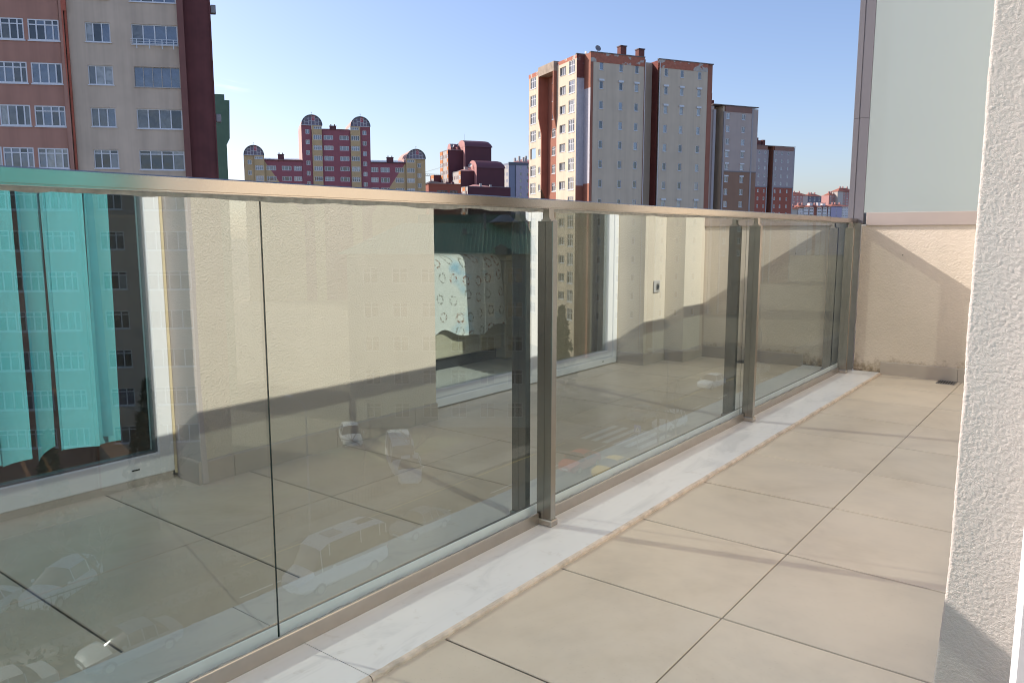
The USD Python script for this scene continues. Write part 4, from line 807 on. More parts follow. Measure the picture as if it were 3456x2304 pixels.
# A: back slab
slab(.0, 6.3, 0, 10, 31.45); left_face(MBK, 0, 0, 9.9, 31.45, LOW-8, [(0, 1.5, 'o'), (1.5, 6.4, 'g'), (6.4, 9.7, 'o')], 8)
left_face(MBK, -2.8, 9.0, 14., 23.0, LOW-8, [(9.0, 12.5, 'o')], 5)
MB().box(-2.799, 0, 9., 14, zl(LOW-8), zl(22.95)).build('maroon_wall', M_DM, MBK)
MB().box(2.25, 6., 3.6, 7.4, zl(31.62), zl(32.4)).build('salmon_wall', M_PKL, MBK); barrel(2.2, 6.2, 3.4, 7.6, 32.4, 34.35)
dish(MBK, (2.2, 1.6, zl(33.2)), .75, -2.4, M_GREYPAINT); dish(MBK, (4.4, 1.8, zl(33.6)), .45, -2.4, M_GREYPAINT)
MB().box(3.9, 4.6, 2.2, 2.8, zl(31.62), zl(32.9)).build('chimney', M_PKL, MBK)
# B: tall slab with barrel roof
MB().box(5.802, 16.1, -2.3, 8., zl(LOW-8), zl(32.75)).build('maroon_wall', M_DM, MBK); MB().box(5.70, 5.80, -2.3, 6, zl(LOW-8), zl(32.75)).build('salmon_wall', M_PKL, MBK)
barrel(5.68, 16.45, -2.55, 6.2, 32.75, 35.35); MB().tube([(5.6, -2.2, zl(32.5)), (5.6, -2.2, zl(37.2))], [.05, .04], 5).build('lightning_rod', M_GREYPAINT, MBK)
# C: front slab
slab(1.30, 7.1, -10, 8., 23.25); left_face(MBK, 1.30, -10, 4.2, 23.25, LOW-8, [(-10, -7.9, 'o'), (-7.9, .2, 'g'), (.2, 4.2, 'o')], 5)
# D
MB().box(6.502, 17.25, -12.4, 6., zl(LOW-8), zl(24.4)).build('maroon_wall', M_DM, MBK); MB().box(6.40, 6.50, -12.4, -4, zl(LOW-8), zl(24.4)).build('salmon_wall', M_PKL, MBK)
barrel(6.38, 17.5, -12.65, -3.6, 24.4, 27.25)
MB().add([(1.5, -9.8, zl(23.42)), (6.39, -9.8, zl(23.42)), (6.39, -4., zl(25.)), (1.5, -4, zl(23.42))], [[0, 1, 2, 3]]).build('salmon_roof', M_PKL, MBK)
MB().box(3.5, 4.8, -8, -7., zl(23.3), zl(24.9)).box(4.9, 5.7, -20+.5, -19, zl(17.2), zl(18.4)).box(8.6, 9.4, -19.5, -19, zl(17.2), zl(18.0)).build('chimney', M_PGR, MBK)
dish(MBK, (5.5, -8.5, zl(25.4)), .8, -2.2, M_GREYPAINT)
# E
slab(.3, 16.4, -20, -12.6, 17.15, 'brown_wall'); left_face(MBK, .30, -20, -10, 17.15, LOW-8, [(-20, -17.4, 'g'), (-17.4, -14.6, 'o'), (-14.6, -10.2, 'g')], 4)
MB().add([(1.5, -19.8, zl(17.32)), (10., -19.8, zl(17.32)), (4.5, -15, zl(18.3)), (1.5, -14, zl(17.32))], [[0, 1, 2, 3]]).build('salmon_roof', M_PKL, MBK)
# low rust coloured house between the complex and the maroon block
RH = thing('low_house', 'low rust brown house with dark hipped roof right of the domed complex', 'house', (*spot((-195.28, 218.38), 29.5, -6), G0), 90-29.5)
zt_ = zl(17.6); ops = [(-6.2, -2.4, zt_-3.2, zt_-2.1), (-1.6, 1.2, zt_-3.2, zt_-2.1)]
wall_mesh(MB(), (0, -24., 0), U, N, -9., 2.4, 0, zt_, ops, .3).build('rust_wall', plain('rust_brown_render', (.27, .085, .05), rough=.85, var=.06, vs=.5), RH)
for o in ops: window(RH, (0, -24., 0), U, N, o, .2, PANES[4], M_GREYPAINT, (.5,), None, w=.12, sill=0)
MB().add([(-9.3, -24.3, zt_), (2.7, -24.3, zt_), (2.7, -16, zt_), (-9.3, -16, zt_), (-6.8, -20, zt_+1.3), (-3.4, -20, zt_+.7)], [[0, 1, 5, 4], [1, 2, 5, 5], [2, 3, 4, 5], [3, 0, 4, 4]]).build('roof', plain('dark_roof_tiles', (.055, .035, .035), rough=.8, var=.2, vs=3.), RH)
for x in (-2.6, -.6): MB().box(x, x+.9, -23, -22.2, zt_, zt_+.8).build('chimney', MATS['maroon_brick'], RH)
MB().box(-8.9, 2.3, -23.4, -16, 0, zt_-.01).build('building_core', MATS['rust_brown_render'], RH)

# --- lilac grey block ----------------------------------------------------------------
PB = thing('apartment_block', 'lilac grey apartment block half hidden behind the peeling tower', 'apartment block', (-203.47, 271.31, G0), 90-29.5, 'towers around the balcony')
M_LIL = plain('lilac_render', (.38, .34, .40), rough=.88, var=.05, vs=.3); M_BLG = plain('slate_render', (.20, .215, .28), rough=.88, var=.05, vs=.3); M_SLT = plain('slate_band', (.10, .11, .13), rough=.8)
pz = [29.85-2.85*k for k in range(8)]
ops = [(x, x+.9, zl(z-1.3), zl(z)) for z in pz for x in (1.2, 4.5, 7.8)]
wall_mesh(MB(), O, U, N, -.6, 12., 0, zl(30.0), ops, .2).build('lilac_wall', M_LIL, PB)
for o in ops[:9]+ops[9:]: window(PB, O, U, N, o, .1, pane(), M_BEIGE_F, (), None, w=.1, sill=.04)
MB().box(-3.84, -.85, .1, .5, 0, zl(30.)).build('slate_wall', M_BLG, PB); MB().box(-.85, -.6, -.1, .3, 0, zl(31.2)).box(-3.9, 12, -.08, .6, zl(30.001), zl(31.2)).build('dark_band', M_SLT, PB)
ops = [(a, a+1.5, zl(z-1.4), zl(z)) for z in pz for a in (.8, 4.2)]
wall_mesh(MB(), (-3.85, .5, 0), UL, NL, 0, 8., 0, zl(30.), ops, .2).build('pale_wall', M_PGR, PB)
for o in ops: window(PB, (-3.85, .5, 0), UL, NL, o, .1, PANES[1], M_WHITEF, (.5,), None, w=.12, sill=0)
MB().box(-3.83, 12, .61, 12, 0, zl(30.9)).build('building_core', M_BLG, PB)
MB().add([(-2, 1, zl(31.2)), (12, 1, zl(31.2)), (12, 8, zl(33.3)), (5, 8, zl(33.3))], [[0, 1, 2, 3]]).build('roof', M_PKL, PB)
for x, h in ((.2, 1.2), (2.2, 2.0), (4.2, 1.6), (5.4, 2.2)): MB().box(x, x+.8, 3.5, 4.3, zl(31.5), zl(32.2+h)).build('chimney', M_PGR, PB)

# --- far estates at the right ----------------------------------------------------------
def far_block(label, P, h, parts, cat='apartment block'):
    t = thing('distant_block', label, cat, (P[0], P[1], G0), 90-h, 'distant estate blocks')
    for p in parts:
        s0, s1, d, top, mat, lev, cols, ww, wh, st = p[:10]
        ops = [(s0+(s1-s0)*(i+.5)/cols-ww/2, s0+(s1-s0)*(i+.5)/cols+ww/2, zl(top-.9-st*k-wh), zl(top-.9-st*k)) for k in range(lev) for i in range(cols)]
        wall_mesh(MB(), (0, d, 0), U, N, s0, s1, 0, zl(top), ops, .3).build('wall', mat, t)
        MB().box(s0, s1, d+.5, d+12, 0, zl(top)-.02).build('building_core', mat, t)
        for o in ops:
            window(t, (0, d, 0), U, N, o, .2, PANES[RNG.choice([1, 2, 0])], M_WHITEF, (.5,) if ww > 1.5 else (), None, w=.18, sill=0)
    return t
def hip(t, s0, s1, d0, d1, z, rise, name='roof'):
    MB().add([(s0, d0, zl(z)), (s1, d0, zl(z)), (s1, d1, zl(z)), (s0, d1, zl(z)), (s0+(s1-s0)*.3, (d0+d1)/2, zl(z+rise)), (s1-(s1-s0)*.3, (d0+d1)/2, zl(z+rise))], [[0, 1, 5, 4], [1, 2, 5, 5], [2, 3, 4, 5], [3, 0, 4, 4]]).build(name, M_RT, t)
    for q in (.3, .45, .7): MB().box(s0+(s1-s0)*q, s0+(s1-s0)*q+1.2, (d0+d1)/2-.6, (d0+d1)/2+.6, zl(z+rise*.5), zl(z+rise+1.6)).build('chimney', M_FP, t)
M_FP = plain('far_pink_render', (.40, .21, .19), rough=.9); M_FC = plain('far_cream_render', (.45, .40, .36), rough=.9); M_FG = plain('far_grey_render', (.15, .155, .185), rough=.9); M_RT = plain('far_roof_tiles', (.30, .105, .07), rough=.9)
M_FW = plain('far_white_render', (.62, .58, .57), rough=.9); M_FL = plain('far_lilac_render', (.36, .32, .42), rough=.9)
t = far_block('distant pink block with brown tiled roof just right of the grey topped tower', (-300.03, 978.24), 30., [(-24, -2.2, 0, 46.8, M_FP, 6, 4, 2.6, 1.5, 3.), (-2.2, 5.93, .4, 46.9, M_FC, 0, 1, 1, 1, 3.)]); hip(t, -24.5, 6.5, -.5, 14, 46.9, 4.)
t = far_block('distant dark grey block with tiled roof between the two pink blocks', (-300.03, 978.24), 30., [(6.4, 28.3, 1., 46.2, M_FG, 6, 3, 2.6, 1.5, 3.)]); hip(t, 6.0, 28.8, .5, 14, 46.3, 3.6)
t = far_block('distant pink block beside the frosted screen, with a pale end wall', (-242.7, 946.58), 30., [(-22.1, -13.6, 4, 44.4, M_FP, 6, 2, 2., 1.5, 3.), (-13.6, -5.8, 0, 48.2, M_FC, 0, 1, 1, 1, 3.), (-5.8, 12., .3, 48.3, M_FP, 7, 4, 2.4, 1.5, 3.)]); hip(t, -14., 12.5, -.5, 12, 48.4, 4.4); hip(t, -22.5, -13.7, 3.5, 13, 44.5, 2.5)
W0 = (-205.55, 723.13)
def white(label, parts): 
    t = far_block(label, W0, 30., parts)
    return t
t = white('long white sunlit estate row with red seams in front of the distant blocks', [(-33.3, -25.6, 2, 22.6, M_FC, 0, 1, 1, 1, 2.5), (-25.5, -19.7, 1.5, 22.9, M_FW, 4, 3, 1.1, 1.2, 2.7), (-19.6, -14.3, 1., 24.2, M_FW, 4, 2, 2., 1.1, 2.7), (-13.1, -8.5, 1., 24.3, M_FW, 4, 1, 3.6, 1.2, 2.7), (-4.4, .8, 1., 24.4, M_FW, 4, 1, 4, 1.2, 2.7), (2., 6.9, 1., 24.6, M_FW, 4, 1, 3.8, 1.2, 2.7), (8.2, 11., 1.2, 24.6, M_FW, 4, 1, 1.8, 1.2, 2.7), (11.1, 23.9, .5, 24.9, M_FL, 3, 1, 1., 1.2, 3.2), (24., 31.8, 1., 25.3, M_FW, 5, 4, 1.1, 1.1, 2.3)])
for a, b in ((-14.25, -13.15), (-8.45, -4.45), (.85, 1.95), (6.95, 8.15)): MB().box(a, b, 1.6, 8, 0, zl(24.2)).build('red_seam', M_RT, t)
for a, b, z in ((-33.6, -25.4, 22.6), (-25.4, -14.2, 24.2), (-14, 1., 24.5), (1., 11., 24.7), (11., 32., 25.3)): hip(t, a, b, .2, 12, z+.02, 2.2)
for a, z in ((-11.4, 27.8), (-2.3, 28.3), (3.3, 27.6)): MB().box(a, a+3.2, 3, 6, zl(24), zl(z)).build('stair_head', M_FW, t)
# tower crane
CRN = thing('tower_crane', 'thin pale tower crane jib above the low rust brown house', 'crane', (-288.26, 307.14, G0), 90-30.)
lat = MB(); z0 = zl(31.2)
for y_, z_ in ((-.5, z0), (.5, z0), (0, z0+1.)): lat.tube([(-12, y_, z_), (14, y_, z_)], [.1, .1], 4)
for i in range(26): lat.tube([(-12+i, -.5, z0), (-11.5+i, 0, z0+1.), (-11+i, .5, z0)], [.06]*3, 3)
lat.tube([(-6., 0, z0+1.), (14, 0, z0+7.)], [.08, .08], 3).build('jib', plain('crane_yellow', (.5, .45, .35), rough=.6), CRN)
MB().box(12.8, 14.2, -.7, .7, 0, z0+8).build('mast', MATS['crane_yellow'], CRN)

# --- school with the green sheet roof, seen through the glass ----------------------------
SC = thing('school_building', 'cream building with a big green ribbed hipped roof, seen through the glass', 'building', (-44.8, 59., G0), 90-52.6)
M_GS = plain('green_sheet', (.03, .115, .082), rough=.35, var=.08, vs=.8); M_SW = plain('school_render', (.24, .23, .19), rough=.88, var=.06, vs=.4)
zs = [-2.3-3.3*k for k in range(5)]
ops = [(x, x+1.5, zl(z-1.5), zl(z)) for z in zs for x in (-13.5, -10.7, -7.9, -5.1, -2.3, .4)]
wall_mesh(MB(), O, U, N, -15, 2.6, 0, zl(-1.0), ops, .2).build('wall', M_SW, SC)
for o in ops: window(SC, O, U, N, o, .12, PANES[RNG.choice([0, 4])], M_BEIGE_F, (.5,), .7, w=.08, sill=0)
MB().box(-14.9, 2.5, .3, 18, 0, zl(-1.02)).build('building_core', M_SW, SC)
e0, e1, zr_ = zl(-.95), zl(2.05), 6.5
MB().add([(-15.8, -.7, e0), (3.3, -.7, e0), (3.3, 19, e0), (-15.8, 19, e0), (-10.5, zr_, e1), (2.4, zr_, e1), (2.4, 12, e1), (-10.5, 12, e1)], [[0, 1, 5, 4], [1, 2, 6, 5], [2, 3, 7, 6], [3, 0, 4, 7], [4, 5, 6, 7]]).build('roof', M_GS, SC)
rb = MB()
for i in range(48):
    x = -15.6+i*.39; f = min(1., max(.05, (x+15.8)/5.3)); rb.tube([(x, -.7, e0+.02), (x, -.7+(zr_+.7)*f, e0+.02+(e1-e0)*f)], [.028, .028], 4, False)
rb.build('roof_seam', plain('pale_green_seam', (.10, .28, .20), rough=.4), SC)
MB().box(-9., 2.2, 7.5, 11.5, e1+.001, e1+.9).build('roof_lantern', M_GS, SC)
a = np.linspace(0, 2*PI, 13)[:-1]; V = [(.1+1.7*math.cos(t), 6.2+1.7*math.sin(t), e1+.1) for t in a]+[(.1+.35*math.cos(t), 6.2+.35*math.sin(t), e1+.85) for t in a]
MB().add(V, [[i, (i+1) % 12, 12+(i+1) % 12, 12+i] for i in range(12)]).add([V[12+i] for i in range(12)], [[0, i, i+1, i+1] for i in range(1, 11)]).build('skylight_dome', PANES[3], SC)
MB().tube([(-1.9, 5., e1-1.), (-1.9, 5., e1+1.)], [.12, .12], 8).box(-4.1, -3.7, 3.6, 4., e1-1.2, e1-.6).build('roof_vent', M_GREYPAINT, SC)
MB().box(-.75, .35, -.9, .6, e0-.05, e0+.55).prism([(-.95, e0+.551), (.55, e0+.551), (-.2, e0+.95)], 'y', -1.0, .8).build('dormer', M_SW, SC)

# --- ground and street, well below ----------------------------------------------------------
M_ASP = plain('asphalt', (.045, .045, .046), rough=.9, var=.2, vs=.9, detail=8.); M_PAVE = plain('paving', (.15, .135, .12), rough=.9, var=.12, vs=1.5); M_EARTH = plain('dry_ground', (.13, .11, .075), rough=.95, var=.3, vs=.05)
M_LAWN = plain('winter_lawn', (.055, .075, .028), rough=.95, var=.45, vs=.5, detail=8.); M_PAINT = plain('road_paint', (.70, .70, .68), rough=.7, var=.12, vs=5.); M_YPAINT = plain('yellow_paint', (.55, .40, .08), rough=.7, var=.1, vs=4.)
def flat(name, mat, x0, x1, y0, y1, z, **k): return tag(MB().quad((x0, y0, z), (x1, y0, z), (x1, y1, z), (x0, y1, z)).build(name, mat), kind='structure', **k)
flat('ground', M_EARTH, -2500, 2500, -2500, 2500, G0-.03)
flat('road', M_ASP, -37.2, -29.6, -60, 240, G0)
tag(MB().box(-29.6, -26.6, -60, 240, G0-.2, G0+.14).build('pavement', M_PAVE), kind='structure')
tag(MB().box(-39.0, -37.2, -60, 240, G0-.2, G0+.14).build('pavement', M_PAVE), kind='structure')
flat('parking_yard', M_ASP, -44.5, -39.0, -30, 70, G0+.004)
flat('side_road', M_ASP, -80, -39.0, 74, 82, G0+.004)
flat('lawn', M_LAWN, -52, -44.5, -10, 60, G0+.02); flat('lawn', M_LAWN, -50, -40, 64, 73, G0+.02); flat('lawn', M_LAWN, -26.6, -3, -40, 120, G0-.005)
M_BED = plain('dark_planting', (.022, .028, .014), rough=.95, var=.6, vs=1.6, detail=8.)
flat('planting_bed', M_BED, -39.0, -36.3, 2, 24, G0+.15); flat('planting_bed', M_BED, -34.9, -33.7, 2, 24, G0+.15)
tag(MB().box(-36.3, -34.9, 2, 24, G0-.2, G0+.15).build('pavement', M_PAVE), kind='structure')
hd = MB(); r_ = np.random.default_rng(77); n_ = 2600
P = np.stack([np.where(r_.random(n_) < .65, r_.uniform(-38.9, -36.4, n_), r_.uniform(-34.8, -33.8, n_)), r_.uniform(2, 24, n_), G0+.2+r_.random(n_)**1.6*.75], 1); A = r_.normal(0, 1, (n_, 3)); A /= np.linalg.norm(A, axis=1, keepdims=True); B = np.cross(A, r_.normal(0, 1, (n_, 3))); B /= np.linalg.norm(B, axis=1, keepdims=True); sz = r_.uniform(.08, .2, n_)[:, None]
hd.add(np.stack([P-A*sz, P+B*sz*.5, P+A*sz, P-B*sz*.5], 1).reshape(-1, 3), np.arange(4*n_).reshape(-1, 4))
tag(hd.build('low_hedge', plain('hedge_leaves', (.035, .05, .022), rough=.9, var=.4, vs=1.2)), 'dark low hedge planting between fence and road at the left', 'hedge', kind='stuff')
CW = thing('zebra_crossing', 'white zebra crossing painted on the road below', 'crossing', kind='structure')
for i in range(6): MB().quad((-36.6+i*1.15, 60.2, G0+.004), (-36.0+i*1.15, 60.2, G0+.004), (-36.0+i*1.15, 66.4, G0+.004), (-36.6+i*1.15, 66.4, G0+.004)).build('stripe', M_PAINT, CW)
LM = thing('lane_marking', 'white and yellow dashed lane lines on the road below', 'marking', kind='structure')
for i in range(18): MB().quad((-33.5, -20+i*7, G0+.004), (-33.36, -20+i*7, G0+.004), (-33.36, -17.4+i*7, G0+.004), (-33.5, -17.4+i*7, G0+.004)).build('dash', M_PAINT, LM)
for a, b in ((10, 58), (68, 120)): MB().quad((-36.9, a, G0+.004), (-36.78, a, G0+.004), (-36.78, b, G0+.004), (-36.9, b, G0+.004)).build('edge_line', M_YPAINT, LM)

# our own house below the balcony
AH = thing('apartment_house', 'cream facade of the apartment house carrying the balcony', 'house')
MB().box(-.02, 9., -16, 14, G0-.1, -.31).build('facade', plain('house_render', (.55, .50, .42), rough=.88, var=.06, vs=.4, streak=.08), AH)
MB().box(6.2, 9., -16, 14, -.309, 3.2).build('upper_storey', MATS['house_render'], AH)

# vehicles
M_TYRE = plain('tyre_rubber', (.02, .02, .022), rough=.8); M_RIM = plain('alloy_rim', (.5, .5, .52), rough=.3, metal=.9); M_CGL = plain('car_glass', (.012, .014, .016), rough=.05, spec=.8); M_LAMP = plain('headlamp', (.6, .62, .65), rough=.3, spec=.5); M_RLAMP = plain('tail_lamp', (.35, .02, .02), rough=.1)
def paint(name, c, metal=.0): return usdkit.material(stage, LK+name, {'p': ('principled_bsdf', {'base_color': c, 'roughness': .6, 'metallic': 0., 'coat_weight': .15, 'coat_roughness': .35})}, [], surface='p.BSDF')
CP = {'white': paint('white_car_paint', (.60, .61, .62)), 'silver': paint('silver_car_paint', (.22, .24, .26), .2), 'red': paint('red_car_paint', (.40, .03, .025)), 'yellow': paint('yellow_car_paint', (.60, .36, .02)), 'grey': paint('grey_car_paint', (.16, .17, .18), .3)}
SHAPES = {  # x, half width, sill z, belt z, roof z, roof half width
 'car': [(0, .62, .42, .78, .80, .55), (.12, .80, .26, .92, .95, .62), (.75, .87, .20, .96, 1.02, .66), (1.30, .88, .20, .96, 1.40, .58), (1.9, .88, .20, .95, 1.47, .60), (2.55, .88, .20, .94, 1.43, .60), (3.30, .87, .20, .93, .99, .70), (4.05, .82, .22, .80, .84, .62), (4.32, .62, .34, .66, .68, .50)],
 'suv': [(0, .70, .45, .95, .98, .6), (.10, .86, .30, 1.05, 1.12, .66), (.45, .90, .26, 1.06, 1.60, .62), (1.2, .92, .26, 1.05, 1.70, .66), (2.4, .92, .26, 1.04, 1.66, .66), (3.25, .91, .26, 1.03, 1.10, .74), (4.2, .86, .30, .92, .97, .66), (4.48, .66, .42, .75, .78, .55)],
 'minibus': [(0, .90, .50, 1.2, 1.9, .78), (.10, .98, .38, 1.25, 2.55, .84), (.6, 1.0, .34, 1.25, 2.68, .86), (2., 1.0, .34, 1.25, 2.72, .86), (4.2, 1.0, .34, 1.25, 2.68, .86), (4.75, 1.0, .34, 1.24, 2.40, .82), (5.25, .98, .34, 1.2, 1.42, .84), (5.95, .90, .38, .98, 1.06, .74), (6.15, .7, .45, .8, .84, .6)]}
def vehicle(name, label, cat, loc, head, kind, col, group='vehicles parked and driving in the street below'):
    """local x runs from the tail to the nose; head = heading of the nose in degrees from +x"""
    t = thing(name, label, cat, (loc[0], loc[1], G0), head, group)
    S = SHAPES[kind]; L = S[-1][0]; rings = []
    for x, hw, zs_, zb, zr, rw in S:
        half = [(hw*.80, zs_), (hw, zs_+.16), (hw*1.0, (zs_+zb)/2+.1), (hw*.97, zb), (rw, zr-.03), (rw*.55, zr+.025), (0, zr+.035)]
        rings.append(half+[(-a, b) for a, b in half[-2::-1]])
    k = len(rings[0]); V = np.array([[(x-L/2, y, z) for y, z in r] for (x, *_), r in zip(S, rings)]).reshape(-1, 3)
    body, glass = [], []
    for i in range(len(S)-1):
        cab = [S[q][4]-S[q][3] > .3 for q in (i, i+1)]
        for j in range(k-1):
            f = [i*k+j, (i+1)*k+j, (i+1)*k+j+1, i*k+j+1]
            side = j in (3, k-5)
            if (side and all(cab)) or ((cab[0] != cab[1]) and 3 <= j <= k-5): glass.append(f)
            else: body.append(f)
    m_ = MB().add(V, body)
    for e in (0, len(S)-1): m_.add(V[e*k:(e+1)*k], [[0, q, q+1, q+1] for q in range(1, k-1)])
    m_.box(-L/2+.3, L/2-.35, -S[2][1]*.78, S[2][1]*.78, S[2][2]-.04, S[2][2]+.1).build('body', CP[col], t, smooth=35)
    MB().add(V, glass).build('windows', M_CGL, t, smooth=35)
    pl_ = MB(); 
    for i in range(1, len(S)-1):
        if S[i][4]-S[i][3] > .3:
            for sg in (1, -1):
                hw, zb, zr, rw, x = S[i][1], S[i][3], S[i][4], S[i][5], S[i][0]-L/2
                pl_.tube([(x, sg*(hw*.975), zb), (x, sg*(rw+.012), zr-.03)], [.035, .035], 4)
    if pl_.v: pl_.build('pillars', CP[col], t)
    r = .31 if kind == 'car' else .35
    for x in (L*.19, L*.80):
        for sg in (1, -1):
            y = sg*(S[2][1]-.10)
            tr = trimesh.transformations.translation_matrix((x-L/2, y, r)) @ trimesh.transformations.rotation_matrix(PI/2, (1, 0, 0))
            w = MB().tm(trimesh.creation.cylinder(r, .21, sections=20, transform=tr)).build('wheel', M_TYRE, t)
            MB().tm(trimesh.creation.cylinder(r*.62, .225, sections=14, transform=tr)).build('rim', M_RIM, w)
    for sg in (1, -1):
        MB().bbox(L/2-.42, L/2-.16, sg*S[-1][1]*.95-.12, sg*S[-1][1]*.95+.12, S[-1][3]-.10, S[-1][3]+.08, .03).build('headlight', M_LAMP, t)
        MB().bbox(-L/2+.02, -L/2+.14, sg*S[0][1]*.98-.09, sg*S[0][1]*.98+.09, S[0][3]-.14, S[0][3]+.06, .02).build('tail_light', M_RLAMP, t)
        MB().bbox(L*.66-L/2-.08, L*.66-L/2+.08, sg*(S[4][1]+.12)-.07, sg*(S[4][1]+.12)+.07, S[4][3]+.03, S[4][3]+.19, .03).build('mirror', CP[col], t)
    MB().box(L/2-.05, L/2+.03, -.26, .26, .40, .51).build('number_plate', M_PAINT, t)
    return t
mb_ = vehicle('minibus', 'white minibus with dark side windows parked at the kerb, seen through the glass', 'minibus', (-31.2, 26.6), -90, 'minibus', 'white')
MB().bbox(-.2, .75, -.42, .42, 2.735, 2.76, .01).bbox(-2.6, -1.4, -.35, .25, 2.70, 2.74, .01).build('roof_hatch', MATS['car_glass'], mb_)
MB().box(-3.05, 1.6, .985, 1.012, 1.30, 2.02).box(-3.05, 1.6, -1.012, -.985, 1.30, 2.02).build('side_window', M_CGL, mb_)
vehicle('car', 'silver grey saloon nearest below, at the left bottom of the glass', 'car', (-32.3, 15.7), -92, 'car', 'silver')
vehicle('car', 'pale car roof at the very bottom left of the glass', 'car', (-32.6, 10.4), -90, 'car', 'silver')
vehicle('car', 'white hatchback parked behind the fence', 'car', (-41.0, 16.4), -60, 'suv', 'white')
vehicle('car', 'white car parked behind the fence at the left picture edge', 'car', (-41.4, 12.6), -62, 'car', 'white')
vehicle('car', 'dark windowed silver car parked behind the white minibus', 'car', (-32.3, 34.4), -90, 'car', 'silver')
vehicle('minibus', 'white minibus shaded by bare trees beyond the road', 'minibus', (-43.0, 43.2), -38, 'minibus', 'white')
vehicle('car', 'grey estate car with white bonnet in front of the shaded minibus', 'car', (-40.6, 41.8), -45, 'suv', 'white')
vehicle('car', 'small white car parked alone by the house wall in the reflection', 'car', (-52.3, 46.), -35, 'suv', 'white')
vehicle('car', 'red car driving towards the zebra crossing', 'car', (-31.5, 52.1), -90, 'car', 'red')
vehicle('car', 'yellow taxi standing beside the red car', 'taxi', (-28.4, 52.2), -92, 'car', 'yellow')
vehicle('car', 'white off-roader with dark sunroof waiting at the crossing', 'car', (-31.6, 68.6), -92, 'suv', 'white')
vehicle('car', 'silver saloon next to the white off-roader', 'car', (-35.4, 70.4), -92, 'car', 'silver')
vehicle('car', 'white car at the far end of the road behind the second post', 'car', (-36.6, 90.4), -95, 'suv', 'white')
for i, (x, y) in enumerate(((-35.5, 104.), (-31.4, 112.))): vehicle('car', ('grey car far down the road on the left lane', 'grey car far down the road on the right lane')[i], 'car', (x, y), -90, 'car', 'grey')
# fence along the far pavement
FE = thing('metal_fence', 'low dark metal railing fence along the far pavement', 'fence')
M_FEN = plain('dark_fence_metal', (.05, .05, .05), rough=.5, metal=.5)
for z in (.35, 1.05): MB().box(-39.06, -39.02, 4, 38, G0+z, G0+z+.04).build('rail', M_FEN, FE)
for i in range(113): MB().box(-39.055, -39.03, 4+i*.3, 4.022+i*.3, G0+.14, G0+1.16).build('bar', M_FEN, FE)
# street lamps and crossing signs
def lamp(label, x, y):
    t = thing('street_lamp', label, 'street lamp', (x, y, G0), 0, 'street lamps along the road')
    MB().tube([(0, 0, .1), (0, 0, 8.)], [.08, .05], 10).build('pole', M_GREYPAINT, t); MB().tube([(0, 0, 8.), (-.3, 0, 8.5), (-1.4, 0, 8.7)], [.05, .04, .04], 8).build('arm', M_GREYPAINT, t); MB().bbox(-2.0, -1.35, -.14, .14, 8.62, 8.74, .03).build('lamp_head', M_RIM, t)
lamp('grey street lamp pole rising behind the white minibus', -37.8, 30.); lamp('grey street lamp pole beside the zebra crossing', -29.0, 62.6); lamp('grey street lamp pole far down the road', -29.0, 86.)
sg = thing('crossing_sign', 'blue square pedestrian crossing sign on a post by the zebra crossing', 'sign', (-29.3, 57.8, G0), 0)
MB().tube([(0, 0, .1), (0, 0, 2.9)], [.035, .035], 8).build('pole', M_GREYPAINT, sg); MB().box(-.32, .32, -.05, -.036, 2.2, 2.84).build('blue_plate', plain('sign_blue', (.03, .10, .38), rough=.4), sg)
MB().add([(-.25, -.052, 2.28), (.25, -.052, 2.28), (0, -.052, 2.74)], [[0, 1, 2]]).build('white_triangle', M_PAINT, sg)
MB().tm(trimesh.creation.icosphere(1, .035).apply_translation((.0, -.054, 2.60))).add([(-.03, -.056, 2.44), (.03, -.056, 2.44), (.03, -.056, 2.56), (-.03, -.056, 2.56), (-.09, -.056, 2.31), (-.05, -.056, 2.31), (.05, -.056, 2.31), (.09, -.056, 2.31)], [[0, 1, 2, 3], [4, 5, 1, 0], [0, 1, 7, 6]]).build('walking_figure', M_BLACK, sg)
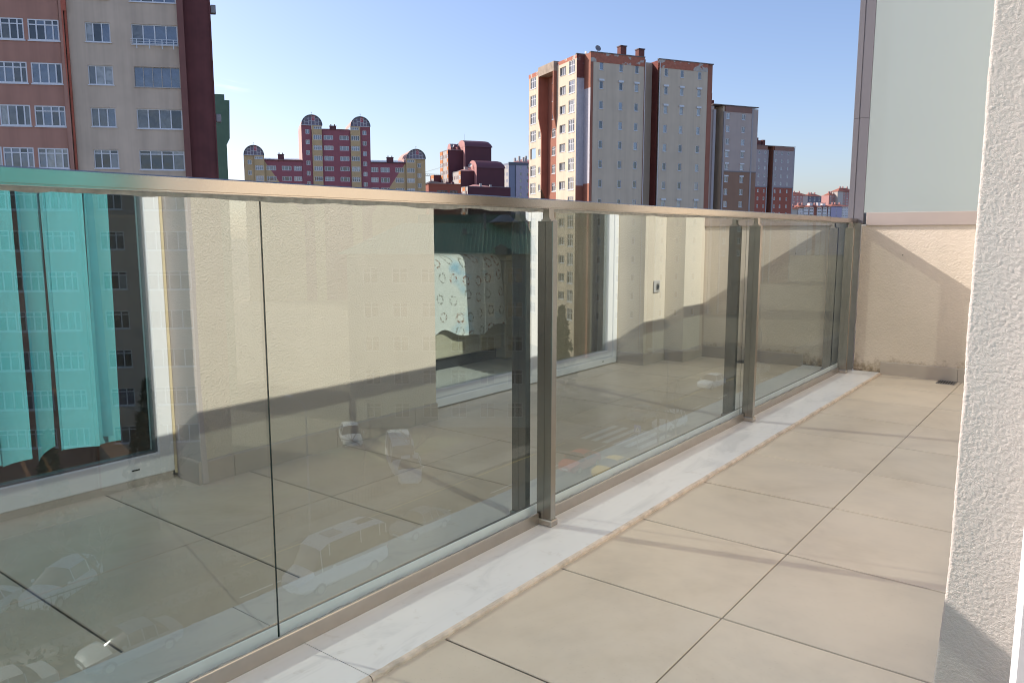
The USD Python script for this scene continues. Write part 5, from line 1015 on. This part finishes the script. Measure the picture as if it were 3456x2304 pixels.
# trees
M_BARK = plain('grey_bark', (.13, .105, .085), rough=.95, var=.25, vs=6.); M_NEEDLE = plain('evergreen_needles', (.035, .06, .03), rough=.9, var=.4, vs=1.5)
def bare_tree(label, x, y, h, seed):
    r = np.random.default_rng(seed); t = thing('bare_tree', label, 'tree', (x, y, G0), 0, 'bare street trees')
    trunk, twigs = MB(), MB()
    def grow(p, d, L, rad, lev):
        q = [p]; dd = d
        for _ in range(3): dd = dd+r.normal(0, .12, 3)+np.array([0, 0, .06]); dd /= np.linalg.norm(dd); q.append(q[-1]+dd*L/3)
        (trunk if lev < 2 else twigs).tube(q, np.linspace(rad, rad*.6, 4), 6 if lev < 2 else 4, False)
        if lev < 4:
            for _ in range((4, 4, 3, 3)[lev]):
                a = q[r.integers(2, 4)]; e = dd+r.normal(0, .55, 3); e[2] = abs(e[2])*.8+.15; e /= np.linalg.norm(e); grow(a, e, L*r.uniform(.55, .8), rad*.5, lev+1)
    grow(np.zeros(3), np.array([0, 0, 1.]), h*.36, h*.018, 0)
    trunk.build('trunk', M_BARK, t); twigs.build('crown', M_BARK, t)
for i, (l, x, y, h) in enumerate((('bare tree in front of the shaded minibus', -42.6, 38.9, 7.), ('bare tree just right of the shaded minibus', -40.1, 41.6, 6.5), ('bare street tree rooted before the zebra crossing', -29.2, 61.6, 7.), ('bare street tree beside the white off-roader', -28.8, 64.4, 7.), ('bare tree by the fence at the left picture edge', -39.7, 12.9, 6.), ('bare tree by the fence behind the silver saloon', -39.8, 18.2, 6.), ('bare tree on the lawn before the grey block', -46., 24.5, 8.))):
    bare_tree(l, x, y, h, 50+i)
def spruce(label, x, y, h, seed):
    r = np.random.default_rng(seed); t = thing('evergreen_tree', label, 'tree', (x, y, G0), 0, 'evergreens before the blocks')
    MB().tube([(0, 0, 0), (0, 0, h*.95)], [h*.02, h*.004], 8).build('trunk', M_BARK, t); c = MB()
    n = 900; f = r.random(n)**.7; rad = (1-f)*h*.24*r.uniform(.4, 1.08, n); th = r.random(n)*2*PI
    P = np.stack([rad*np.cos(th), rad*np.sin(th), h*(.1+.9*f)-rad*.25], 1); s_ = h*.035*r.uniform(.6, 1.5, n)
    A = r.normal(0, 1, (n, 3)); A /= np.linalg.norm(A, axis=1, keepdims=True); B = np.cross(A, r.normal(0, 1, (n, 3))); B /= np.linalg.norm(B, axis=1, keepdims=True)
    V = np.stack([P-A*s_[:, None], P+B*s_[:, None]*.5, P+A*s_[:, None], P-B*s_[:, None]*.5], 1).reshape(-1, 3); c.add(V, np.arange(4*n).reshape(-1, 4)).build('crown', M_NEEDLE, t)
spruce('dark evergreen before the grey block, seen low in the glass', -50., 26.2, 9., 3); spruce('dark evergreen left of the tower seen through the middle pane', -46., 71., 11., 4); spruce('smaller evergreen on the lawn at the left', -49., 19.4, 7., 5)
